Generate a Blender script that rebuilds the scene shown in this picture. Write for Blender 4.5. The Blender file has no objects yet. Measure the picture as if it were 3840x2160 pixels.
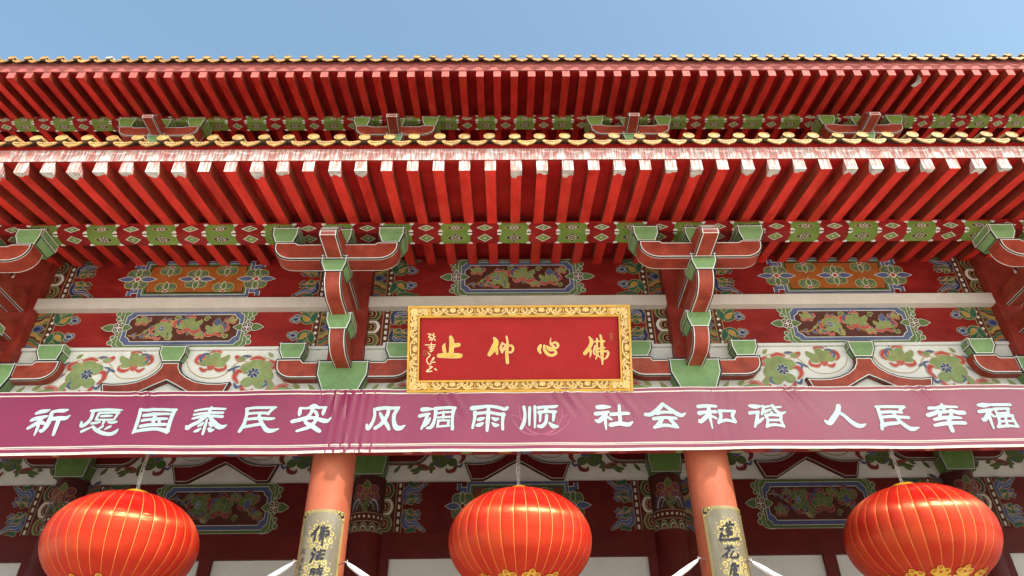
import bpy, math, random
from mathutils import Vector, Matrix
R = math.radians
SC = bpy.context.scene
COL = SC.collection

# ------------------------------------------------------------------ camera
PITCH, YAW, ROLL = R(34.918), R(0.729), R(-0.769)
_f = Vector((math.sin(YAW)*math.cos(PITCH), math.cos(YAW)*math.cos(PITCH), math.sin(PITCH)))
_r = Vector((math.cos(YAW), -math.sin(YAW), 0)); _u = _r.cross(_f)
_r2 = _r*math.cos(ROLL) + _u*math.sin(ROLL); _u2 = -_r*math.sin(ROLL) + _u*math.cos(ROLL)
cam = bpy.data.objects.new('camera', bpy.data.cameras.new('camera')); COL.objects.link(cam)
cam.matrix_world = Matrix(((_r2.x, _u2.x, -_f.x, -0.1847), (_r2.y, _u2.y, -_f.y, 0.0), (_r2.z, _u2.z, -_f.z, 1.6), (0, 0, 0, 1)))
cam.data.sensor_width = 36; cam.data.lens = 25.853; cam.data.clip_start = 0.05; cam.data.clip_end = 3000
SC.camera = cam

# ------------------------------------------------------------------ sky, sun, exposure
TO_SUN = Vector((0.60, -1.0, 1.29)).normalized()
EL = math.asin(TO_SUN.z); AZ = math.atan2(TO_SUN.x, TO_SUN.y)
w = bpy.data.worlds.new('World'); SC.world = w; w.use_nodes = True
nt = w.node_tree; bg = nt.nodes['Background']
sky = nt.nodes.new('ShaderNodeTexSky'); sky.sky_type = 'NISHITA'; sky.sun_disc = False
sky.sun_elevation = EL; sky.sun_rotation = AZ
sky.air_density = 1.0; sky.dust_density = 4.0; sky.ozone_density = 0.3; sky.altitude = 50
tint = nt.nodes.new('ShaderNodeMix'); tint.data_type = 'RGBA'; tint.blend_type = 'MULTIPLY'; tint.inputs['Factor'].default_value = 1.0
tint.inputs[7].default_value = (0.97, 1.13, 1.04, 1)
nt.links.new(sky.outputs[0], tint.inputs[6]); nt.links.new(tint.outputs[2], bg.inputs[0]); bg.inputs[1].default_value = 0.148
sl = bpy.data.lights.new('sun', 'SUN'); sl.energy = 3.0; sl.angle = R(0.5); sl.color = (1, 0.95, 0.87)
so = bpy.data.objects.new('sun', sl); COL.objects.link(so); so.location = (6, -10, 20)
so.rotation_euler = TO_SUN.to_track_quat('Z', 'Y').to_euler()
SC.view_settings.view_transform = 'Standard'; SC.view_settings.look = 'None'
SC.view_settings.exposure = 1.08; SC.view_settings.gamma = 1
SC.render.engine = 'CYCLES'
SC.cycles.max_bounces = 8; SC.cycles.diffuse_bounces = 5; SC.cycles.use_denoising = True

# ------------------------------------------------------------------ materials
MATS = {}
def mat(name, col, rough=0.6, var=0.18, scale=6.0, bump=0.15, stretch=(1, 1, 1), spec=0.4, fine=40.0, metal=0.0, second=None, cover=0.5, coat=0.0, ov=0.06, stain=None):
    """painted surface: base colour broken up by two noises, slightly uneven gloss and relief"""
    m = bpy.data.materials.new(name); m.use_nodes = True; n = m.node_tree.nodes; l = m.node_tree.links
    b = n['Principled BSDF']
    tc = n.new('ShaderNodeTexCoord'); mp = n.new('ShaderNodeMapping'); mp.inputs['Scale'].default_value = stretch
    l.new(tc.outputs['Object'], mp.inputs[0])
    oi = n.new('ShaderNodeObjectInfo'); vm = n.new('ShaderNodeVectorMath'); vm.operation = 'SCALE'; vm.inputs[0].default_value = (37, 17, 23)
    l.new(oi.outputs['Random'], vm.inputs['Scale'])
    va = n.new('ShaderNodeVectorMath'); va.operation = 'ADD'; l.new(mp.outputs[0], va.inputs[0]); l.new(vm.outputs[0], va.inputs[1])
    n1 = n.new('ShaderNodeTexNoise'); n1.inputs['Scale'].default_value = scale; n1.inputs['Detail'].default_value = 6; n1.inputs['Roughness'].default_value = 0.6
    n2 = n.new('ShaderNodeTexNoise'); n2.inputs['Scale'].default_value = fine; n2.inputs['Detail'].default_value = 3
    l.new(va.outputs[0], n1.inputs['Vector']); l.new(va.outputs[0], n2.inputs['Vector'])
    r1 = n.new('ShaderNodeValToRGB'); e = r1.color_ramp.elements
    if second is None:
        e[0].position = 0.3; e[1].position = 0.72
        e[0].color = tuple(c*(1-var) for c in col)+(1,)
        e[1].color = tuple(min(1, c*(1+var)+0.12*var*max(col)) for c in col)+(1,)
    else:
        e[0].position = cover-0.05; e[1].position = cover+0.05
        e[0].color = tuple(col)+(1,); e[1].color = tuple(second)+(1,)
    l.new(n1.outputs['Fac'], r1.inputs[0])
    mx = n.new('ShaderNodeMix'); mx.data_type = 'RGBA'; mx.blend_type = 'MULTIPLY'; mx.inputs['Factor'].default_value = 0.35
    r2 = n.new('ShaderNodeValToRGB'); r2.color_ramp.elements[0].position = 0.3; r2.color_ramp.elements[1].position = 0.7
    r2.color_ramp.elements[0].color = (0.72, 0.72, 0.72, 1)
    l.new(n2.outputs['Fac'], r2.inputs[0]); l.new(r1.outputs[0], mx.inputs[6]); l.new(r2.outputs[0], mx.inputs[7])
    last = mx.outputs[2]
    if stain:                                                # old marks: (colour, amount)
        n3 = n.new('ShaderNodeTexNoise'); n3.inputs['Scale'].default_value = 1.7; n3.inputs['Detail'].default_value = 8; n3.inputs['Roughness'].default_value = 0.72
        l.new(va.outputs[0], n3.inputs['Vector'])
        r3 = n.new('ShaderNodeValToRGB'); r3.color_ramp.elements[0].position = 0.56; r3.color_ramp.elements[1].position = 0.74
        r3.color_ramp.elements[0].color = (0, 0, 0, 1); r3.color_ramp.elements[1].color = (stain[1],)*3+(1,)
        l.new(n3.outputs['Fac'], r3.inputs[0])
        ms = n.new('ShaderNodeMix'); ms.data_type = 'RGBA'; ms.inputs[7].default_value = tuple(stain[0])+(1,)
        l.new(r3.outputs[0], ms.inputs['Factor']); l.new(last, ms.inputs[6]); last = ms.outputs[2]
    if ov:                                                   # each piece was painted a little differently
        ro = n.new('ShaderNodeMapRange'); ro.inputs['To Min'].default_value = 1-ov; ro.inputs['To Max'].default_value = 1+ov
        l.new(oi.outputs['Random'], ro.inputs['Value'])
        vs = n.new('ShaderNodeVectorMath'); vs.operation = 'SCALE'; l.new(last, vs.inputs[0]); l.new(ro.outputs[0], vs.inputs['Scale']); last = vs.outputs[0]
    l.new(last, b.inputs['Base Color'])
    mr = n.new('ShaderNodeMapRange'); mr.inputs['To Min'].default_value = max(0.05, rough-0.1); mr.inputs['To Max'].default_value = min(1, rough+0.12)
    l.new(n1.outputs['Fac'], mr.inputs['Value']); l.new(mr.outputs[0], b.inputs['Roughness'])
    b.inputs['Specular IOR Level'].default_value = spec; b.inputs['Metallic'].default_value = metal
    b.inputs['Coat Weight'].default_value = coat; b.inputs['Coat Roughness'].default_value = 0.25
    if bump:
        bp = n.new('ShaderNodeBump'); bp.inputs['Strength'].default_value = bump; bp.inputs['Distance'].default_value = 0.01
        l.new(n2.outputs['Fac'], bp.inputs['Height']); l.new(bp.outputs[0], b.inputs['Normal'])
    MATS[name] = m
    return m
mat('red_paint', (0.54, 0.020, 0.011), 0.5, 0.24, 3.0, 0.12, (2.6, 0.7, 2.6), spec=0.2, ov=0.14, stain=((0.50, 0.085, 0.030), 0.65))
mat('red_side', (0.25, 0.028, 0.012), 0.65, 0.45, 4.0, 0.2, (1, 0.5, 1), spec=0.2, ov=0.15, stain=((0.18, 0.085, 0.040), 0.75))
mat('red_board', (0.40, 0.010, 0.008), 0.6, 0.25, 3.0, 0.15, spec=0.15, stain=((0.16, 0.016, 0.012), 0.6))
mat('red_panel', (0.235, 0.010, 0.008), 0.5, 0.25, 2.5, 0.1, (1, 1, 2.2), spec=0.25, ov=0.1, stain=((0.36, 0.045, 0.022), 0.55))
mat('red_arm', (0.265, 0.036, 0.018), 0.45, 0.3, 5.0, 0.15, spec=0.25, ov=0.1, stain=((0.38, 0.095, 0.055), 0.7))
mat('red_pilaster', (0.25, 0.024, 0.014), 0.5, 0.3, 3.0, 0.15, spec=0.25, stain=((0.36, 0.09, 0.055), 0.6))
mat('column_red', (0.34, 0.084, 0.043), 0.5, 0.18, 3.0, 0.1, (1, 1, 0.6), spec=0.2, stain=((0.43, 0.15, 0.085), 0.6))
mat('dimmed_red', (0.075, 0.0045, 0.004), 0.5, 0.2, 3.0, 0.1, spec=0.15)
mat('faded_red', (0.34, 0.088, 0.080), 0.7, 0.2, 6.0, 0.2, spec=0.2, ov=0.08, stain=((0.20, 0.045, 0.055), 0.6))
mat('peeling', (0.47, 0.175, 0.155), 0.75, 0.25, 3.4, 0.35, (17, 17, 1.3), second=(0.58, 0.525, 0.52), cover=0.52, stain=((0.40, 0.20, 0.19), 0.6))
mat('plaster', (0.48, 0.45, 0.41), 0.9, 0.35, 14.0, 0.6)
mat('green_block', (0.160, 0.270, 0.108), 0.5, 0.16, 5.0, 0.12, spec=0.3, ov=0.08, stain=((0.25, 0.34, 0.22), 0.5))
mat('green_purlin', (0.15, 0.23, 0.045), 0.5, 0.15, 5.0, 0.1, spec=0.25)
mat('green_leaf', (0.205, 0.265, 0.100), 0.55, 0.22, 9.0, 0.0)
mat('green_deep', (0.020, 0.10, 0.055), 0.55, 0.2, 9.0, 0.0)
mat('green_band', (0.105, 0.165, 0.052), 0.55, 0.2, 6.0, 0.0)
mat('black_line', (0.012, 0.012, 0.018), 0.45, 0.3, 9.0, 0.0)
mat('white_line', (0.74, 0.71, 0.66), 0.55, 0.1, 9.0, 0.0)
mat('tan_line', (0.42, 0.30, 0.13), 0.5, 0.15, 9.0, 0.0)
mat('navy', (0.020, 0.030, 0.10), 0.5, 0.3, 9.0, 0.0)
mat('blue_band', (0.085, 0.105, 0.215), 0.55, 0.2, 7.0, 0.0)
mat('brown_field', (0.085, 0.018, 0.010), 0.55, 0.2, 7.0, 0.0)
mat('ochre', (0.33, 0.090, 0.014), 0.5, 0.18, 5.0, 0.05)
mat('gold_paint', (0.42, 0.22, 0.04), 0.5, 0.2, 9.0, 0.0)
mat('pink', (0.50, 0.185, 0.155), 0.55, 0.15, 9.0, 0.0)
mat('flower_red', (0.42, 0.040, 0.035), 0.55, 0.15, 9.0, 0.0)
mat('white_wall', (0.64, 0.62, 0.60), 0.7, 0.08, 2.5, 0.1)
mat('white_band', (0.60, 0.53, 0.48), 0.6, 0.08, 3.0, 0.08)
mat('window_white', (0.44, 0.405, 0.40), 0.6, 0.06, 2.0, 0.05)
mat('tile_glaze', (0.37, 0.200, 0.060), 0.45, 0.35, 12.0, 0.5, spec=0.25, fine=55, ov=0.15, stain=((0.18, 0.12, 0.06), 0.85))
mat('tile_body', (0.055, 0.036, 0.022), 0.7, 0.35, 8.0, 0.3, spec=0.15)
mat('tile_broken', (0.38, 0.36, 0.33), 0.85, 0.4, 14.0, 0.6)
mat('banner_cloth', (0.235, 0.0055, 0.058), 0.38, 0.08, 1.6, 0.04, spec=0.5, fine=18, coat=0.28)
mat('banner_white', (0.50, 0.60, 0.63), 0.42, 0.05, 4.0, 0.0, spec=0.4)
mat('banner_cream', (0.74, 0.64, 0.56), 0.45, 0.08, 4.0, 0.0)
mat('banner_pale', (0.36, 0.075, 0.14), 0.4, 0.08, 4.0, 0.0)
mat('plaque_red', (0.31, 0.0055, 0.0065), 0.5, 0.12, 3.0, 0.05, spec=0.2)
mat('plaque_gold', (0.56, 0.29, 0.025), 0.4, 0.15, 6.0, 0.1)
mat('carved_gold', (0.72, 0.47, 0.17), 0.35, 0.18, 14.0, 0.3)
mat('carve_shadow', (0.27, 0.120, 0.016), 0.6, 0.3, 12.0, 0.2)
mat('letter_gold', (0.70, 0.43, 0.05), 0.35, 0.22, 16.0, 0.2)
mat('letter_rim', (0.80, 0.56, 0.30), 0.4, 0.1, 10.0, 0.0)
mat('board_olive', (0.135, 0.108, 0.070), 0.30, 0.32, 5.0, 0.1, (1, 1, 0.45), spec=0.5, stain=((0.26, 0.24, 0.20), 0.6))
mat('board_gold', (0.40, 0.30, 0.085), 0.35, 0.15, 9.0, 0.1)
mat('board_letter', (0.022, 0.021, 0.030), 0.6, 0.2, 12.0, 0.1, spec=0.15)
mat('lantern_red', (0.37, 0.0085, 0.0050), 0.33, 0.07, 5.0, 0.04, spec=0.9, fine=25)
mat('lantern_red_worn', (0.39, 0.017, 0.006), 0.37, 0.10, 5.0, 0.04, spec=0.9, fine=25)
mat('lantern_seam', (0.70, 0.25, 0.04), 0.35, 0.1, 8.0, 0.0)
mat('lantern_gold', (0.62, 0.36, 0.03), 0.28, 0.1, 8.0, 0.05, spec=0.5)
mat('chain_steel', (0.42, 0.40, 0.39), 0.4, 0.3, 20.0, 0.0, metal=0.6)
mat('wrap_white', (0.60, 0.56, 0.58), 0.6, 0.1, 14.0, 0.5, fine=60)
mat('wire', (0.10, 0.05, 0.05), 0.5, 0.2, 9.0, 0.0)
mat('paving', (0.68, 0.635, 0.57), 0.85, 0.15, 0.8, 0.2, fine=12)

mat('bounce_damper_dark', (0.28, 0.26, 0.23), 0.8, 0.3, 1.2, 0.3, fine=14)
mat('dimmed_white', (0.43, 0.39, 0.36), 0.7, 0.1, 2.5, 0.1)
mat('dimmed_green', (0.050, 0.072, 0.020), 0.55, 0.2, 7.0, 0.0, spec=0.2)
mat('dimmed_block', (0.075, 0.125, 0.028), 0.5, 0.15, 5.0, 0.1, spec=0.25)
mat('dimmed_blue', (0.040, 0.046, 0.105), 0.55, 0.2, 7.0, 0.0, spec=0.2)
mat('dimmed_ochre', (0.115, 0.030, 0.008), 0.5, 0.2, 5.0, 0.0, spec=0.2)
mat('dimmed_rose', (0.15, 0.034, 0.030), 0.55, 0.2, 9.0, 0.0, spec=0.2)
mat('dimmed_crimson', (0.11, 0.012, 0.012), 0.55, 0.2, 9.0, 0.0, spec=0.2)
mat('dimmed_line', (0.36, 0.31, 0.25), 0.55, 0.15, 9.0, 0.0, spec=0.2)
mat('dimmed_tan', (0.20, 0.135, 0.065), 0.55, 0.15, 9.0, 0.0, spec=0.2)
mat('dimmed_brown', (0.045, 0.007, 0.005), 0.55, 0.2, 7.0, 0.0, spec=0.2)
mat('dimmed_teal', (0.012, 0.045, 0.028), 0.55, 0.2, 9.0, 0.0, spec=0.2)
# porch shade put into the colours: darkened copies of the front's paints
PORCH_SHADE = {'white_wall': 'dimmed_white', 'red_panel': 'dimmed_red', 'red_arm': 'dimmed_red', 'green_band': 'dimmed_green', 'green_leaf': 'dimmed_green', 'green_block': 'dimmed_block', 'blue_band': 'dimmed_blue', 'ochre': 'dimmed_ochre', 'gold_paint': 'dimmed_tan', 'pink': 'dimmed_rose', 'flower_red': 'dimmed_crimson', 'white_line': 'dimmed_line', 'tan_line': 'dimmed_tan', 'brown_field': 'dimmed_brown', 'green_deep': 'dimmed_teal'}
PAL = {}
# silk: a satin weave whose highlight runs sideways across the gores
for k_ in ('lantern_red', 'lantern_red_worn'):
    l_ = MATS[k_].node_tree; b_ = l_.nodes['Principled BSDF']
    tg = l_.nodes.new('ShaderNodeTangent'); tg.direction_type = 'RADIAL'; tg.axis = 'Z'; l_.links.new(tg.outputs[0], b_.inputs['Tangent'])
    b_.inputs['Anisotropic'].default_value = 0.93; b_.inputs['Specular Tint'].default_value = (1.0, 0.46, 0.17, 1)

# ------------------------------------------------------------------ mesh builder
WORLD_AT = {}
def catmull(pts, n=3):
    if len(pts) < 3: return [tuple(p) for p in pts]
    out = []
    P = [tuple(2*a-b for a, b in zip(pts[0], pts[1]))]+list(pts)+[tuple(2*a-b for a, b in zip(pts[-1], pts[-2]))]
    for i in range(1, len(P)-2):
        for k in range(n):
            t = k/n
            out.append(tuple(0.5*((2*p1)+(-p0+p2)*t+(2*p0-5*p1+4*p2-p3)*t*t+(-p0+3*p1-3*p2+p3)*t**3) for p0, p1, p2, p3 in zip(P[i-1], P[i], P[i+1], P[i+2])))
    out.append(tuple(pts[-1]))
    return out
def inset2(poly, d):
    n = len(poly); A = sum(poly[i][0]*poly[(i+1) % n][1]-poly[(i+1) % n][0]*poly[i][1] for i in range(n))
    s = 1 if A > 0 else -1; out = []
    for i in range(n):
        p0, p1, p2 = poly[i-1], poly[i], poly[(i+1) % n]
        a = (p1[0]-p0[0], p1[1]-p0[1]); b = (p2[0]-p1[0], p2[1]-p1[1])
        la = math.hypot(*a) or 1e-9; lb = math.hypot(*b) or 1e-9
        na = (-a[1]/la*s, a[0]/la*s); nb = (-b[1]/lb*s, b[0]/lb*s)
        k = 1+na[0]*nb[0]+na[1]*nb[1]; k = max(k, 0.3)
        out.append((p1[0]+d*(na[0]+nb[0])/k, p1[1]+d*(na[1]+nb[1])/k))
    return out
def ell(cx, cy, rx, ry, rot=0, n=14):
    c, s = math.cos(rot), math.sin(rot)
    return [(cx+rx*math.cos(t)*c-ry*math.sin(t)*s, cy+rx*math.cos(t)*s+ry*math.sin(t)*c) for t in (2*math.pi*i/n for i in range(n))]
def leaf(x, y, L, W, a, n=6):
    c, s = math.cos(a), math.sin(a); pts = []
    for i in range(n+1):
        t = i/n; pts.append((L*t, W*math.sin(math.pi*t**0.8)))
    for i in range(n-1, 0, -1):
        t = i/n; pts.append((L*t, -W*math.sin(math.pi*t**0.8)))
    return [(x+p*c-q*s, y+p*s+q*c) for p, q in pts]
def rect(x0, y0, x1, y1): return [(x0, y0), (x1, y0), (x1, y1), (x0, y1)]
def spiral(cx, cy, r0, r1, a0, turns, w0, w1, n=12):
    return [(cx+(r0+(r1-r0)*i/n)*math.cos(a0+turns*2*math.pi*i/n), cy+(r0+(r1-r0)*i/n)*math.sin(a0+turns*2*math.pi*i/n), w0+(w1-w0)*i/n) for i in range(n+1)]

class MB:
    def __init__(s): s.v = []; s.f = []; s.m = []; s.mats = []
    def mi(s, m):
        m = PAL.get(m, m)
        if m not in s.mats: s.mats.append(m)
        return s.mats.index(m)
    def face(s, pts, m):
        i = len(s.v); s.v += [tuple(p) for p in pts]; s.f.append(tuple(range(i, i+len(pts)))); s.m.append(s.mi(m))
    def grid(s, rows, m, close=False, fn=None):
        i = len(s.v); nr, nc = len(rows), len(rows[0])
        for r in rows: s.v += [tuple(p) for p in r]
        for a in range(nr-1):
            for b in range(nc if close else nc-1):
                c = (b+1) % nc
                s.f.append((i+a*nc+b, i+a*nc+c, i+(a+1)*nc+c, i+(a+1)*nc+b)); s.m.append(s.mi(fn(a, b) if fn else m))
    def box(s, x0, x1, y0, y1, z0, z1, m, mf=None, mb=None):
        p = [(x, y, z) for x in (x0, x1) for y in (y0, y1) for z in (z0, z1)]
        q = lambda *k: [p[j] for j in k]
        s.face(q(0, 4, 5, 1), mf or m); s.face(q(2, 3, 7, 6), m); s.face(q(0, 1, 3, 2), m); s.face(q(4, 6, 7, 5), m)
        s.face(q(1, 5, 7, 3), m); s.face(q(0, 2, 6, 4), mb or m)
    def prism(s, A, B, m, caps=True):
        n = len(A)
        if caps: s.face(A, m); s.face(B[::-1], m)
        for i in range(n):
            j = (i+1) % n; s.face([A[i], B[i], B[j], A[j]], m)
    def ring(s, poly, d0, d1, m, off):
        """a painted line running along the edge of a flat face"""
        P = [Vector(p) for p in poly]; nrm = Vector()
        for i in range(len(P)): nrm += P[i].cross(P[(i+1) % len(P)])
        nrm.normalize(); ex = (P[1]-P[0]).normalized(); ey = nrm.cross(ex); o = P[0]
        q = [((p-o).dot(ex), (p-o).dot(ey)) for p in P]
        a, b = inset2(q, d0), inset2(q, d1); n = len(q)
        F = lambda t: o+ex*t[0]+ey*t[1]+nrm*off
        for i in range(n):
            j = (i+1) % n; s.face([F(a[i]), F(a[j]), F(b[j]), F(b[i])], m)
    def lined(s, poly, m, bw=0.014, ww=0.009, fill=True):
        if fill: s.face(poly, m)
        s.ring(poly, 0.0, bw, 'black_line', 0.0015); s.ring(poly, bw, bw+ww, 'white_line', 0.0022)
    def tube(s, pts, r, m, n=8, taper=None):
        rows = []
        for k, p in enumerate(pts):
            p = Vector(p); a = Vector(pts[max(k-1, 0)]); b = Vector(pts[min(k+1, len(pts)-1)]); t = (b-a).normalized()
            ux = t.cross(Vector((0.13, 0.21, 0.97))).normalized(); uy = t.cross(ux); rr = r if taper is None else r*taper[k]
            rows.append([p+(ux*math.cos(2*math.pi*i/n)+uy*math.sin(2*math.pi*i/n))*rr for i in range(n)])
        s.grid(rows, m, True); s.face(rows[0], m); s.face(rows[-1][::-1], m)
    def build(s, name, parent=None, origin=(0, 0, 0), smooth=False, **props):
        me = bpy.data.meshes.new(name); o3 = Vector(origin)
        me.from_pydata([tuple(Vector(v)-o3) for v in s.v], [], s.f)
        for k in s.mats: me.materials.append(MATS[k])
        me.polygons.foreach_set('material_index', s.m)
        if smooth:
            me.polygons.foreach_set('use_smooth', [True]*len(me.polygons))
        me.update()
        o = bpy.data.objects.new(name, me); COL.objects.link(o)
        if smooth:
            import bmesh
            bm = bmesh.new(); bm.from_mesh(me); bmesh.ops.remove_doubles(bm, verts=bm.verts, dist=1e-5); bmesh.ops.recalc_face_normals(bm, faces=bm.faces); bm.to_mesh(me); bm.free()
            try: me.set_sharp_from_angle(angle=R(38))
            except Exception: pass
        put(o, parent, o3)
        for k, v in props.items(): o[k] = v
        return o
def put(o, parent, at):
    if parent is not None:
        o.parent = parent; o.location = Vector(at)-WORLD_AT[parent.name]
    else: o.location = at
    WORLD_AT[o.name] = Vector(at)
def thing(name, at, **props):
    o = bpy.data.objects.new(name, None); COL.objects.link(o); o.empty_display_size = 0.3; put(o, None, Vector(at))
    for k, v in props.items(): o[k] = v
    return o
def copy_part(src, parent, at):
    c = src.copy(); COL.objects.link(c); c.parent = parent; c.location = Vector(at)-WORLD_AT[parent.name]; WORLD_AT[c.name] = Vector(at)
    return c
def copy_tree(src, parent, delta):
    c = copy_part(src, parent, WORLD_AT[src.name]+Vector(delta))
    for ch in [k for k in src.children]: copy_tree(ch, c, delta)
    return c

class Paint:
    """flat painted ornament laid on a surface; fn(u, v, h) gives the point at height h above it"""
    def __init__(s, mb, fn, su=1.0, sv=1.0, step=0.00004, base=0.002):
        s.mb = mb; s.fn = fn; s.su = su; s.sv = sv; s.k = 0; s.step = step; s.base = base
    def h(s): s.k += 1; return s.base+s.step*s.k
    def poly(s, pts, m, out=None, ow=0.008):
        if out:
            h = s.h(); s.mb.face([s.fn(p[0]*s.su, p[1]*s.sv, h) for p in inset2(pts, -ow)], out)
        h = s.h(); s.mb.face([s.fn(p[0]*s.su, p[1]*s.sv, h) for p in pts], m)
    def line(s, pts, m, w=None, out=None, ow=0.006, n=3, cap=True):
        if w is not None: pts = [(p[0], p[1], w) for p in pts]
        q = catmull(pts, n)
        if out: s._rib([(a, b, c+2*ow) for a, b, c in q], out, cap)
        s._rib(q, m, cap)
    def _rib(s, q, m, cap):
        h = s.h(); L = []; Rr = []; n = len(q)
        for i, (x, y, w_) in enumerate(q):
            a = q[max(i-1, 0)]; b = q[min(i+1, n-1)]; dx, dy = b[0]-a[0], b[1]-a[1]; d = math.hypot(dx, dy) or 1e-9
            nx, ny = -dy/d*abs(w_)/2, dx/d*abs(w_)/2
            L.append((x+nx, y+ny)); Rr.append((x-nx, y-ny))
        F = lambda p: s.fn(p[0]*s.su, p[1]*s.sv, h)
        s.mb.grid([[F(a), F(b)] for a, b in zip(L, Rr)], m)
        if cap:
            for e, (p, pv) in enumerate(((q[0], q[1]), (q[-1], q[-2]))):
                a0 = math.atan2(p[1]-pv[1], p[0]-pv[0]); r = p[2]/2
                s.mb.face([F((p[0]+r*math.cos(a0+t), p[1]+r*math.sin(a0+t))) for t in (-1.5708, -0.785, 0, 0.785, 1.5708)], m)
    def dot(s, x, y, r, m, out=None, ow=0.006, n=10): s.poly(ell(x, y, r, r, 0, n), m, out, ow)
def strokes(txt): return [[tuple(float(a)/1000 for a in p.split(',')) for p in st.split()] for st in txt.split(';')]
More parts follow.
